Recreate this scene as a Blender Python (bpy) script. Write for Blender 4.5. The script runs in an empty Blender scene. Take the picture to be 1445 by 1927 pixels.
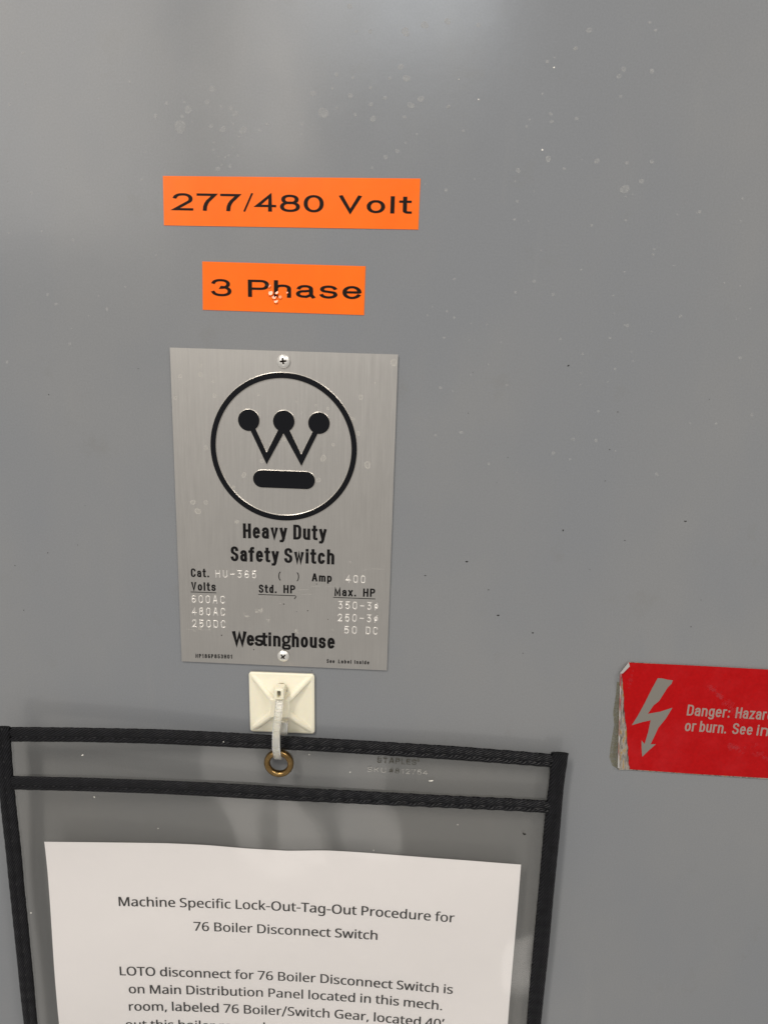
import bpy, math, random, json
from mathutils import Vector, Matrix, noise
from mathutils.geometry import tessellate_polygon

# ------------------------------------------------------------------ camera
C = bpy.context.scene.collection
SC = bpy.context.scene
PW, PH, FL = 1445.0, 1927.0, 1300.0          # photograph size and focal length in its pixels
DIST, CAMZ = 0.2735, 1.50                    # metres from the door sheet, height above the floor
YAW, PITCH, ROLL = math.radians(1.98), math.radians(12.93), math.radians(-1.84)
rotm = (Matrix.Rotation(YAW, 3, 'Z') @ Matrix.Rotation(-PITCH, 3, 'X') @ Matrix.Rotation(ROLL, 3, 'Y'))
RX, UP, FW = rotm @ Vector((1, 0, 0)), rotm @ Vector((0, 0, 1)), rotm @ Vector((0, 1, 0))
CAM = Vector((0, -DIST, CAMZ))
cd = bpy.data.cameras.new('camera')
cam = bpy.data.objects.new('camera', cd); C.objects.link(cam)
M3 = Matrix((RX, UP, -FW)).transposed()
cam.matrix_world = Matrix.Translation(CAM) @ M3.to_4x4()
cd.sensor_fit = 'VERTICAL'; cd.sensor_height = 36.0; cd.lens = 36.0 * FL / PH
cd.clip_start = 0.01; cd.clip_end = 100
SC.camera = cam

# ------------------------------------------------------------------ world, lamps, exposure
wd = bpy.data.worlds.new('World'); SC.world = wd; wd.use_nodes = True
bg = wd.node_tree.nodes['Background']
bg.inputs[0].default_value = (1.0, 0.970, 0.932, 1); bg.inputs[1].default_value = 0.445

def lamp(name, loc, target, sx, sy, watts, col):
    ld = bpy.data.lights.new(name, 'AREA'); ld.shape = 'RECTANGLE'; ld.size = sx; ld.size_y = sy
    ld.energy = watts; ld.color = col
    o = bpy.data.objects.new(name, ld); C.objects.link(o); o.location = loc
    o.rotation_euler = (Vector(target) - Vector(loc)).to_track_quat('-Z', 'Y').to_euler()
    return o
WARM, COOL = (1.0, 0.945, 0.88), (0.88, 0.94, 1.0)
KEY = (-0.75, -1.15, CAMZ + 1.35)
lamp('ceiling_lamp', KEY, (0, 0, CAMZ), 0.24, 0.62, 18.0, WARM)
lamp('ceiling_lamp', (0.85, -1.05, CAMZ + 1.15), (0, 0, CAMZ), 0.25, 0.6, 8.0, WARM)
lamp('far_ceiling_lamp', (-0.10, -3.0, CAMZ + 1.62), (0, 0, CAMZ), 0.80, 0.70, 8.5, COOL)
def reflection_fill(name, x, y, z, sx, sz, rad, col):      # added light standing in for a lit room surface, facing the door
    lamp(name, (x, -y, CAMZ + z), (x, 0, CAMZ + z), sx, sz, rad * sx * sz * math.pi, col)
reflection_fill('wide_band_fill', -1.38, 2.2, 0.98, 1.05, 1.25, 2.0, WARM)  # added to lay a wide warm reflection on the upper left enamel
reflection_fill('narrow_band_fill', -0.50, 2.2, 1.10, 0.20, 1.0, 3.4, WARM)  # added for a narrow warm reflection band, no fixture known there
reflection_fill('vinyl_patch_fill', -0.31, 1.5, -1.22, 0.11, 0.40, .8, WARM)  # this and the next two are added to reflect pale patches in the vinyl
reflection_fill('vinyl_patch_fill', -0.14, 1.5, -1.26, 0.10, 0.12, .7, WARM)
reflection_fill('vinyl_patch_fill', 0.31, 1.0, -1.47, 0.13, 0.20, 1.0, WARM)
SC.view_settings.view_transform = 'Standard'; SC.view_settings.look = 'None'
SC.view_settings.exposure = 0.0; SC.view_settings.gamma = 1.0

# ------------------------------------------------------------------ from a point of the photo to a point of the door
def ray(px, py):
    return (FW * FL + RX * (px - PW / 2) - UP * (py - PH / 2)).normalized()
def at(px, py, lift=0.0):
    """point standing `lift` metres in front of the door sheet (plane y = 0)"""
    d = ray(px, py); return CAM + d * ((DIST - lift) / d.y)
def smooth(a, b, x):
    t = min(1, max(0, (x - a) / (b - a))); return t * t * (3 - 2 * t)
XL, ZT, XR = at(-6, 1380, .010).x, at(300, 1372, .008).z, at(1066, 1430, .005).x
def bulge(x, z):
    """how far the hanging pocket stands off the door at (x, z)"""
    f = (x - XL) / (XR - XL); dn = max(0, ZT - z)
    d = 0.0052 + 0.0060 * max(0, 1 - f / .5) ** 1.2 * (1 - .45 * smooth(0.0, .08, dn))
    d += 0.0007 * math.sin(f * 7.5 + 1.0) + 0.0005 * math.sin(dn * 55 + f * 4)
    return max(d, .003)
def on(px, py, lift=0.0):
    d = 0.006
    for _ in range(12):
        p = at(px, py, d); d = bulge(p.x, p.z) + lift
    return at(px, py, d)
def sheet(x, z, lift=0.0): return Vector((x, -bulge(x, z) - lift, z))

# ------------------------------------------------------------------ object helpers
def empty(name, loc, label, cat, group=None):
    o = bpy.data.objects.new(name, None); C.objects.link(o); o.location = loc
    o.empty_display_size = .01; o['label'] = label; o['category'] = cat
    if group: o['group'] = group
    return o
def mesh(name, V, F, mat, parent=None, smooth_on=False, uv=None, kind=None, label=None, origin=None):
    base = Vector((0, 0, 0))
    if parent is not None:
        q = parent
        while q is not None: base += q.location; q = q.parent
    if origin is not None: org = Vector(origin)
    else: org = base.copy()
    me = bpy.data.meshes.new(name)
    me.from_pydata([tuple(Vector(v) - org) for v in V], [], F)
    mats = mat if isinstance(mat, (list, tuple)) else [mat]
    for m in mats: me.materials.append(m)
    if smooth_on: me.polygons.foreach_set('use_smooth', [True] * len(me.polygons))
    if uv:
        l = me.uv_layers.new(name='UVMap')
        for i, lp in enumerate(me.loops): l.data[i].uv = uv[lp.vertex_index]
    me.update()
    o = bpy.data.objects.new(name, me); C.objects.link(o)
    if parent is not None: o.parent = parent
    o.location = org - base if parent is not None else org
    if kind: o['kind'] = kind
    if label: o['label'] = label
    return o
def grid_faces(nu, nv, off=0, flip=False):
    F = []
    for j in range(nv - 1):
        for i in range(nu - 1):
            a = off + j * nu + i; q = (a, a + 1, a + nu + 1, a + nu)
            F.append(q[::-1] if flip else q)
    return F

# ------------------------------------------------------------------ materials
def new_mat(name):
    m = bpy.data.materials.new(name); m.use_nodes = True
    return m, m.node_tree.nodes, m.node_tree.links, m.node_tree.nodes['Principled BSDF']
def setp(b, **k):
    N = dict(base='Base Color', rough='Roughness', metal='Metallic', ior='IOR', coat='Coat Weight', coatr='Coat Roughness',
             spec='Specular IOR Level', trans='Transmission Weight', sss='Subsurface Weight', aniso='Anisotropic', alpha='Alpha', sheen='Sheen Weight')
    for a, v in k.items(): b.inputs[N[a]].default_value = v
def nz(n, l, coord, scale, detail=3, rough=.5, stretch=None):
    t = n.new('ShaderNodeTexNoise'); t.inputs['Scale'].default_value = scale
    t.inputs['Detail'].default_value = detail; t.inputs['Roughness'].default_value = rough
    if stretch:
        mp = n.new('ShaderNodeMapping'); mp.inputs['Scale'].default_value = stretch
        l.new(coord, mp.inputs[0]); l.new(mp.outputs[0], t.inputs['Vector'])
    else: l.new(coord, t.inputs['Vector'])
    return t.outputs['Fac']
def ramp(n, l, fac, stops):
    r = n.new('ShaderNodeValToRGB'); e = r.color_ramp.elements
    while len(e) < len(stops): e.new(.5)
    for i, (p, c) in enumerate(stops):
        e[i].position = p; e[i].color = (c, c, c, 1) if isinstance(c, (int, float)) else (*c, 1)
    l.new(fac, r.inputs[0]); return r.outputs[0]
def bump(n, l, b, fac, strength, dist):
    u = n.new('ShaderNodeBump'); u.inputs['Strength'].default_value = strength; u.inputs['Distance'].default_value = dist
    l.new(fac, u.inputs['Height']); l.new(u.outputs[0], b.inputs['Normal']); return u
def mixc(n, l, fac, a, b):
    m = n.new('ShaderNodeMix'); m.data_type = 'RGBA'
    for s, v in ((0, fac), (6, a), (7, b)):
        if isinstance(v, (int, float)): m.inputs[s].default_value = v
        elif isinstance(v, tuple): m.inputs[s].default_value = (*v, 1)
        else: l.new(v, m.inputs[s])
    return m.outputs[2]
def coords(n, which='Object'):
    return n.new('ShaderNodeTexCoord').outputs[which]

def painted_steel():
    m, n, l, b = new_mat('grey_enamel'); c = coords(n)
    f = ramp(n, l, nz(n, l, c, 9, 5, .6), [(.35, 0), (.65, 1)])
    g = ramp(n, l, nz(n, l, c, 11, 4, .6, (1, 1, .5)), [(.42, 0), (.62, 1)])
    col = mixc(n, l, f, (.228, .235, .243), (.246, .249, .251))
    col = mixc(n, l, g, col, (.222, .231, .243))
    sm = ramp(n, l, nz(n, l, c, 34, 5, .7), [(.60, 0), (.78, .55)]); col = mixc(n, l, sm, col, (.205, .205, .198))
    dr = ramp(n, l, nz(n, l, c, 60, 4, .65, (1, 1, .12)), [(.60, 0), (.80, .35)]); col = mixc(n, l, dr, col, (.275, .275, .272))
    fn = ramp(n, l, nz(n, l, c, 1500, 2, .6), [(.3, 0), (.7, 1)])
    mm = n.new('ShaderNodeMix'); mm.data_type = 'RGBA'; mm.blend_type = 'MULTIPLY'; mm.inputs[0].default_value = 1
    l.new(col, mm.inputs[6]); l.new(ramp(n, l, fn, [(0, .955), (1, 1.04)]), mm.inputs[7])
    l.new(mm.outputs[2], b.inputs['Base Color'])
    rr = ramp(n, l, nz(n, l, c, 30, 4, .6), [(.3, .145), (.7, .225)]); l.new(rr, b.inputs['Roughness'])
    bump(n, l, b, nz(n, l, c, 260, 2, .5), .028, .0006)
    return m
def ink(name, col=(.008, .0075, .0075), rough=.5, spec=.12):
    m, n, l, b = new_mat(name); setp(b, base=(*col, 1), rough=rough, spec=spec); return m
def orange_tape():
    m, n, l, b = new_mat('orange_label_tape'); c = coords(n)
    f = ramp(n, l, nz(n, l, c, 60, 3, .6, (1, 1, .35)), [(.35, 0), (.7, 1)])
    l.new(mixc(n, l, f, (1.0, .158, .001), (1.0, .175, .002)), b.inputs['Base Color'])
    setp(b, rough=.30, coat=.35, coatr=.16, spec=.3); b.inputs['Coat Tint'].default_value = (1, .93, .70, 1)
    bump(n, l, b, nz(n, l, c, 160, 2, .5), .12, .0005); return m
def brushed(name, a, b_, r0, r1, metal=1.0):
    m, n, l, b = new_mat(name); c = coords(n)
    s = nz(n, l, c, 260, 5, .7, (14, 1, .22))
    blot = ramp(n, l, nz(n, l, c, 45, 4, .6), [(.3, 0), (.7, 1)])
    col = mixc(n, l, ramp(n, l, s, [(.25, 0), (.75, 1)]), a, b_)
    col = mixc(n, l, ramp(n, l, blot, [(0, 0), (1, .35)]), col, tuple(v * .90 for v in a))
    l.new(col, b.inputs['Base Color']); l.new(ramp(n, l, s, [(.2, r0), (.8, r1)]), b.inputs['Roughness'])
    setp(b, metal=metal); bump(n, l, b, s, .10, .0003); return m
def vinyl(name, tint, haze):
    m, n, l, b = new_mat(name); c = coords(n)
    out = n['Material Output']; n.remove(b)
    tr = n.new('ShaderNodeBsdfTransparent'); tr.inputs[0].default_value = (*tint, 1)
    gl = n.new('ShaderNodeBsdfGlossy'); gl.inputs['Roughness'].default_value = .06
    df = n.new('ShaderNodeBsdfDiffuse'); df.inputs[0].default_value = (.30, .29, .26, 1)
    w = nz(n, l, c, 16, 1, .4, (1, 1, .7)); u = n.new('ShaderNodeBump')
    u.inputs['Strength'].default_value = .5; u.inputs['Distance'].default_value = .004
    l.new(w, u.inputs['Height'])
    lw = n.new('ShaderNodeLayerWeight'); pw = n.new('ShaderNodeMath'); pw.operation = 'POWER'; pw.inputs[1].default_value = 4
    l.new(lw.outputs['Facing'], pw.inputs[0]); fr = n.new('ShaderNodeMath'); fr.operation = 'MULTIPLY_ADD'
    l.new(pw.outputs[0], fr.inputs[0]); fr.inputs[1].default_value = .9; fr.inputs[2].default_value = .070
    l.new(u.outputs[0], gl.inputs['Normal'])
    m1 = n.new('ShaderNodeMixShader'); m1.inputs[0].default_value = haze
    l.new(tr.outputs[0], m1.inputs[1]); l.new(df.outputs[0], m1.inputs[2])
    m2 = n.new('ShaderNodeMixShader'); l.new(fr.outputs[0], m2.inputs[0])
    l.new(m1.outputs[0], m2.inputs[1]); l.new(gl.outputs[0], m2.inputs[2]); l.new(m2.outputs[0], out.inputs[0])
    return m
def twill():
    m, n, l, b = new_mat('black_twill_tape'); uv = coords(n, 'UV')
    mp = n.new('ShaderNodeMapping'); mp.inputs['Rotation'].default_value = (0, 0, math.radians(-62))
    l.new(uv, mp.inputs[0])
    w = n.new('ShaderNodeTexWave'); w.wave_type = 'BANDS'; w.bands_direction = 'X'
    w.inputs['Scale'].default_value = .34; w.inputs['Distortion'].default_value = .8
    w.inputs['Detail'].default_value = 2; w.inputs['Detail Scale'].default_value = 2
    l.new(mp.outputs[0], w.inputs['Vector'])
    k = nz(n, l, uv, .25, 4, .6)
    w2 = n.new('ShaderNodeMath'); w2.operation = 'MULTIPLY'; l.new(w.outputs['Fac'], w2.inputs[0])
    l.new(ramp(n, l, k, [(.35, .35), (.7, 1)]), w2.inputs[1])
    l.new(mixc(n, l, w2.outputs[0], (.0015, .0015, .002), (.020, .020, .024)), b.inputs['Base Color'])
    setp(b, rough=.40, spec=.20)
    bump(n, l, b, w.outputs['Fac'], .9, .00030); return m
def decal(name, col, alpha):
    m, n, l, b = new_mat(name); out = n['Material Output']; n.remove(b); c = coords(n)
    tr = n.new('ShaderNodeBsdfTransparent'); df = n.new('ShaderNodeBsdfDiffuse'); df.inputs[0].default_value = (*col, 1)
    mx = n.new('ShaderNodeMixShader'); l.new(ramp(n, l, nz(n, l, c, 900, 2, .5), [(.3, alpha * .5), (.7, alpha * 1.3)]), mx.inputs[0])
    l.new(tr.outputs[0], mx.inputs[1]); l.new(df.outputs[0], mx.inputs[2]); l.new(mx.outputs[0], out.inputs[0]); return m
def plastic(name, col, rough, sss=.3, trans=0.0, coat=0.0):
    m, n, l, b = new_mat(name); c = coords(n)
    f = nz(n, l, c, 180, 3, .5)
    l.new(mixc(n, l, f, tuple(v * .95 for v in col), tuple(min(1, v * 1.04) for v in col)), b.inputs['Base Color'])
    setp(b, rough=rough, sss=sss, trans=trans, coat=coat)
    b.inputs['Subsurface Radius'].default_value = (1, .8, .5); b.inputs['Subsurface Scale'].default_value = .0015
    bump(n, l, b, nz(n, l, c, 500, 2, .5), .12, .0003); return m

M = {}
M['wall'] = painted_steel()
M['ink'] = ink('black_print'); M['gloss_ink'] = ink('black_enamel', (.006, .0065, .0085), .35, .15)
M['orange'] = orange_tape()
M['plate'] = brushed('brushed_aluminium', (.535, .512, .480), (.61, .586, .550), .36, .50)
M['bright'] = brushed('bare_bright_aluminium', (.93, .90, .85), (.98, .96, .92), .24, .34)
M['stamped'] = brushed('stamped_bright_metal', (.92, .89, .85), (.98, .96, .93), .24, .34, .60)
M['zinc'] = brushed('zinc_plated_steel', (.84, .82, .78), (.92, .90, .86), .28, .40, .75)
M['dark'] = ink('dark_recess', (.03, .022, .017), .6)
M['vinyl'] = vinyl('clear_vinyl', (.885, .875, .850), .06); M['vinyl_front'] = vinyl('clear_vinyl_front', (.965, .96, .95), .03)
M['twill'] = twill(); M['thread'] = ink('black_thread', (.045, .043, .042), .5, .4)
M['cream'] = plastic('cream_nylon', (.90, .845, .67), .42, .25)
M['tie'] = plastic('natural_nylon', (.84, .82, .74), .25, .2, .65)
M['tape'] = plastic('foam_adhesive', (.60, .58, .50), .7, .1)

# ------------------------------------------------------------------ stroke lettering (centre lines, cap height 100)
def E(cx, cy, rx, ry, a0, a1, n=2.25):
    k = max(3, int(abs(a1 - a0) / 13)); P = []
    for i in range(k + 1):
        a = math.radians(a0 + (a1 - a0) * i / k); ca, sa = math.cos(a), math.sin(a)
        P.append((cx + rx * math.copysign(abs(ca) ** (2 / n), ca), cy + ry * math.copysign(abs(sa) ** (2 / n), sa)))
    return P
_o = lambda w=34, h=72: E(w / 2, h / 2, w / 2, h / 2, 90, 450)
G = {
 ' ': (22, []), '.': (2, [[(1, 1), (1, 4)]]), ',': (4, [[(3, 4), (0, -14)]]), ':': (2, [[(1, 1), (1, 4)], [(1, 58), (1, 61)]]),
 '-': (34, [[(1, 46), (33, 46)]]), '/': (30, [[(0, 0), (30, 104)]]),
 '(': (14, [E(24, 46, 22, 66, 130, 230)]), ')': (14, [E(-8, 46, 22, 66, 50, -50)]),
 '#': (42, [[(12, 4), (18, 96)], [(28, 4), (34, 96)], [(0, 32), (40, 32)], [(4, 66), (44, 66)]]),
 '0': (36, [E(18, 72, 18, 28, 0, 180) + E(18, 28, 18, 28, 180, 360) + [(36, 72)]]),
 'o0': (42, [E(21, 50, 21, 50, 90, 450)]),
 '1': (20, [[(2, 80), (16, 98), (16, 0)]]),
 '2': (38, [E(19, 72, 18, 28, 168, -32) + [(1, 0), (38, 0)]]),
 '3': (36, [E(17, 76, 16, 24, 155, -80) + E(18, 27, 18, 27, 86, -158)]),
 'F3': (36, [[(2, 100), (34, 100), (14, 60)] + E(18, 30, 18, 30, 88, -155)]),
 '4': (40, [[(30, 0), (30, 100), (0, 28), (41, 28)]]),
 '5': (36, [[(33, 100), (5, 100), (2, 50)] + E(18, 31, 18, 31, 128, -155)]),
 '6': (36, [E(18, 68, 17, 32, 40, 180) + [(0, 27)] + E(18, 27, 18, 27, 180, -180)]),
 '7': (38, [[(0, 100), (38, 100)] + [(22, 55), (13, 0)]]),
 '8': (38, [E(19, 77, 16, 23, 90, 450), E(19, 27, 19, 27, 90, 450)]),
 'A': (42, [[(0, 0), (18, 100), (24, 100), (42, 0)], [(8, 30), (34, 30)]]),
 'C': (38, [E(19, 72, 19, 28, 12, 180) + E(19, 28, 19, 28, 180, 348)]),
 'D': (38, [[(0, 0), (0, 100), (14, 100)] + E(16, 72, 22, 28, 80, 0) + E(16, 28, 22, 28, 0, -80) + [(14, 0), (0, 0)]]),
 'E': (30, [[(30, 100), (0, 100), (0, 0), (30, 0)], [(0, 52), (27, 52)]]),
 'H': (38, [[(0, 0), (0, 100)], [(38, 0), (38, 100)], [(0, 52), (38, 52)]]),
 'K': (36, [[(0, 0), (0, 100)], [(34, 100), (2, 40)], [(13, 58), (36, 0)]]),
 'L': (28, [[(0, 100), (0, 0), (28, 0)]]),
 'M': (50, [[(0, 0), (0, 100), (25, 18), (50, 100), (50, 0)]]),
 'N': (40, [[(0, 0), (0, 100), (40, 0), (40, 100)]]),
 'P': (36, [[(0, 0), (0, 100), (18, 100)] + E(18, 74, 18, 26, 85, -85) + [(18, 48), (0, 48)]]),
 'S': (38, [E(19, 77, 18, 23, 12, 225) + E(19, 25, 19, 25, 45, -166)]),
 'T': (36, [[(18, 0), (18, 100)], [(0, 100), (36, 100)]]),
 'U': (36, [[(0, 100), (0, 26)] + E(18, 26, 18, 26, 180, 360) + [(36, 100)]]),
 'V': (40, [[(0, 100), (20, 0), (40, 100)]]),
 'W': (58, [[(0, 100), (14, 0), (29, 88), (44, 0), (58, 100)]]),
 'a': (32, [E(16, 52, 15, 20, 160, 0) + [(31, 0)], [(31, 43), (15, 42)] + E(15, 21, 15, 21, 92, 270) + [(19, 0), (31, 12)]]),
 'b': (32, [[(0, 0), (0, 100)], E(16, 36, 16, 36, 175, -175)]),
 'c': (32, [E(16, 36, 16, 36, 38, 322)]),
 'd': (32, [[(32, 0), (32, 100)], E(16, 36, 16, 36, 5, 355)]),
 'e': (33, [[(2, 38), (31, 38)], E(16.5, 36, 16.5, 36, 3, 312)]),
 'f': (20, [[(8, 0), (8, 82)] + E(18, 82, 10, 18, 180, 90) + [(20, 100)], [(-3, 72), (20, 72)]]),
 'g': (32, [E(16, 38, 16, 34, 5, 355), [(32, 72), (32, -12)] + E(16, -12, 16, 16, 0, -155)]),
 'h': (32, [[(0, 0), (0, 100)], [(0, 48)] + E(16, 52, 16, 20, 165, 0) + [(32, 0)]]),
 'i': (1, [[(0, 0), (0, 72)], [(0, 96), (0, 98)]]),
 'l': (1, [[(0, 0), (0, 100)]]),
 'm': (54, [[(0, 0), (0, 72)], [(0, 50)] + E(13.5, 54, 13.5, 18, 165, 0) + [(27, 0)], [(27, 50)] + E(40.5, 54, 13.5, 18, 165, 0) + [(54, 0)]]),
 'n': (32, [[(0, 0), (0, 72)], [(0, 48)] + E(16, 52, 16, 20, 165, 0) + [(32, 0)]]),
 'o': (34, [_o()]),
 'p': (32, [[(0, -26), (0, 72)], E(16, 36, 16, 36, 175, -175)]),
 'r': (18, [[(0, 0), (0, 72)], [(0, 46)] + E(14, 52, 14, 20, 165, 85) + [(18, 72)]]),
 's': (32, [E(16, 54, 15, 18, 12, 225) + E(16, 19, 16, 19, 45, -168)]),
 't': (18, [[(7, 98), (7, 12)] + E(17, 12, 10, 12, 180, 265) + [(20, 0)], [(-3, 72), (19, 72)]]),
 'u': (32, [[(0, 72), (0, 20)] + E(16, 20, 16, 20, 180, 355), [(32, 72), (32, 0)]]),
 'v': (32, [[(0, 72), (16, 0), (32, 72)]]),
 'w': (48, [[(0, 72), (12, 0), (24, 68), (36, 0), (48, 72)]]),
 'x': (32, [[(0, 0), (32, 72)], [(0, 72), (32, 0)]]),
 'y': (34, [[(0, 72), (17, 2)], [(34, 72), (14, -18), (8, -26), (0, -26)]]),
 'z': (30, [[(0, 72), (30, 72), (0, 0), (30, 0)]]),
 '\u00f8': (32, [E(16, 46, 15, 27, 90, 450), [(6, -4), (27, 98)]]),
 # wordmark forms
 'LIG': (52, [[(35, 72), (16, 72)] + E(15, 54, 15, 18, 95, 225) + E(15, 19, 16, 19, 45, -168), [(42, 94), (42, 12), (47, 0), (50, 0)], [(30, 72), (54, 72)]]),
 'GG': (34, [E(15, 46, 15, 26, 90, 450), [(26, 66), (36, 72)], [(8, 20), (2, 8), (8, 0), (26, 0)] + E(26, -14, 8, 14, 80, -80) + [(8, -28)] + E(8, -14, 8, 14, 270, 95) + [(10, 0)]]),
}
def parse(s):
    out, i = [], 0
    while i < len(s):
        if s[i] == '{': j = s.index('}', i); out.append(s[i + 1:j]); i = j + 1
        else: out.append(s[i]); i += 1
    return out
def offset_line(P, t, closed=False):
    """left, centre and right points along a polyline of width t with square ends"""
    Q = [P[0]]
    for p in P[1:]:
        if math.hypot(p[0] - Q[-1][0], p[1] - Q[-1][1]) > 1e-3: Q.append(p)
    closed = len(Q) > 5 and math.hypot(Q[0][0] - Q[-1][0], Q[0][1] - Q[-1][1]) < .6
    if closed: Q[-1] = Q[0]
    n = len(Q); L, R_ = [], []
    def nrm(a, b):
        d = math.hypot(b[0] - a[0], b[1] - a[1]) or 1; return ((b[0] - a[0]) / d, (b[1] - a[1]) / d)
    for i in range(n):
        if closed and i in (0, n - 1): d0, d1 = nrm(Q[n - 2], Q[n - 1]), nrm(Q[0], Q[1])
        else:
            d0 = nrm(Q[i - 1], Q[i]) if i else nrm(Q[0], Q[1]); d1 = nrm(Q[i], Q[i + 1]) if i < n - 1 else d0
        c = d0[0] * d1[0] + d0[1] * d1[1]
        mx, my = -(d0[1] + d1[1]), d0[0] + d1[0]; ml = math.hypot(mx, my) or 1; mx /= ml; my /= ml
        k = min(2.6, 1 / max(.2, math.sqrt(max(0, (1 + c) / 2)))) * t / 2
        ex = (0, 0)
        if not closed and i == 0: ex = (-d0[0] * t / 2, -d0[1] * t / 2)
        if not closed and i == n - 1: ex = (d0[0] * t / 2, d0[1] * t / 2)
        q = (Q[i][0] + ex[0], Q[i][1] + ex[1]); Q2 = q
        L.append((q[0] + mx * k, q[1] + my * k)); R_.append((q[0] - mx * k, q[1] - my * k))
        if ex != (0, 0): Q = Q[:i] + [q] + Q[i + 1:] if i == n - 1 else Q
    C_ = [((a[0] + b[0]) / 2, (a[1] + b[1]) / 2) for a, b in zip(L, R_)]
    return L, C_, R_
def line_at(pts, s):
    """point along a baseline given by photo pixels, at s pixels of x past its start"""
    x = pts[0][0] + s
    for (x0, y0), (x1, y1) in zip(pts, pts[1:]):
        if x <= x1 or (x1, y1) == pts[-1]:
            return x, y0 + (y1 - y0) * (x - x0) / (x1 - x0)
VPX, VPY = 540.0, 6480.0
def to_px(pts, X, Y):
    x, y = line_at(pts, X); return x + Y * (x - VPX) / (VPY - y), y - Y
class Acc:
    def __init__(s): s.V, s.F = [], []
def strokes(acc, text, pts, cap, t, proj, lift, gap=13, ax=1.0, ridge=0.0, slant=0.0):
    toks = parse(text); Ltot = pts[-1][0] - pts[0][0]
    tx = t * ax; W = sum(G[c][0] for c in toks) + gap * (len(toks) - 1)
    sx = (Ltot - len(toks) * tx) / W; X = 0.0; n = 0
    for c in toks:
        w, ST = G[c]
        for st in ST:
            P = [((X + tx / 2 + x * sx) / ax, t / 2 + y / 100 * (cap - t)) for x, y in st]
            L, Cn, R_ = offset_line(P, t); o = len(acc.V); n += 1; eps = (n % 5) * 5e-6
            rows = (L, Cn, R_) if ridge else (L, R_)
            for ri, row in enumerate(rows):
                for vi, (x, y) in enumerate(row):
                    q = to_px(pts, x * ax + y * slant, y)
                    acc.V.append(proj(q[0], q[1], lift + eps + vi * 2e-7 + (ridge if ridge and ri == 1 else 0)))
            k = len(L)
            for r in range(len(rows) - 1):
                for i in range(k - 1):
                    acc.F.append((o + r * k + i, o + (r + 1) * k + i, o + (r + 1) * k + i + 1, o + r * k + i + 1))
        X += w * sx + tx + gap * sx
def rule(acc, p, q, t, proj, lift):
    L, _, R_ = offset_line([(p[0], -p[1]), (q[0], -q[1])], t); o = len(acc.V)
    for a in L + R_: acc.V.append(proj(a[0], -a[1], lift))
    acc.F.append((o, o + 2, o + 3, o + 1))
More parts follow.
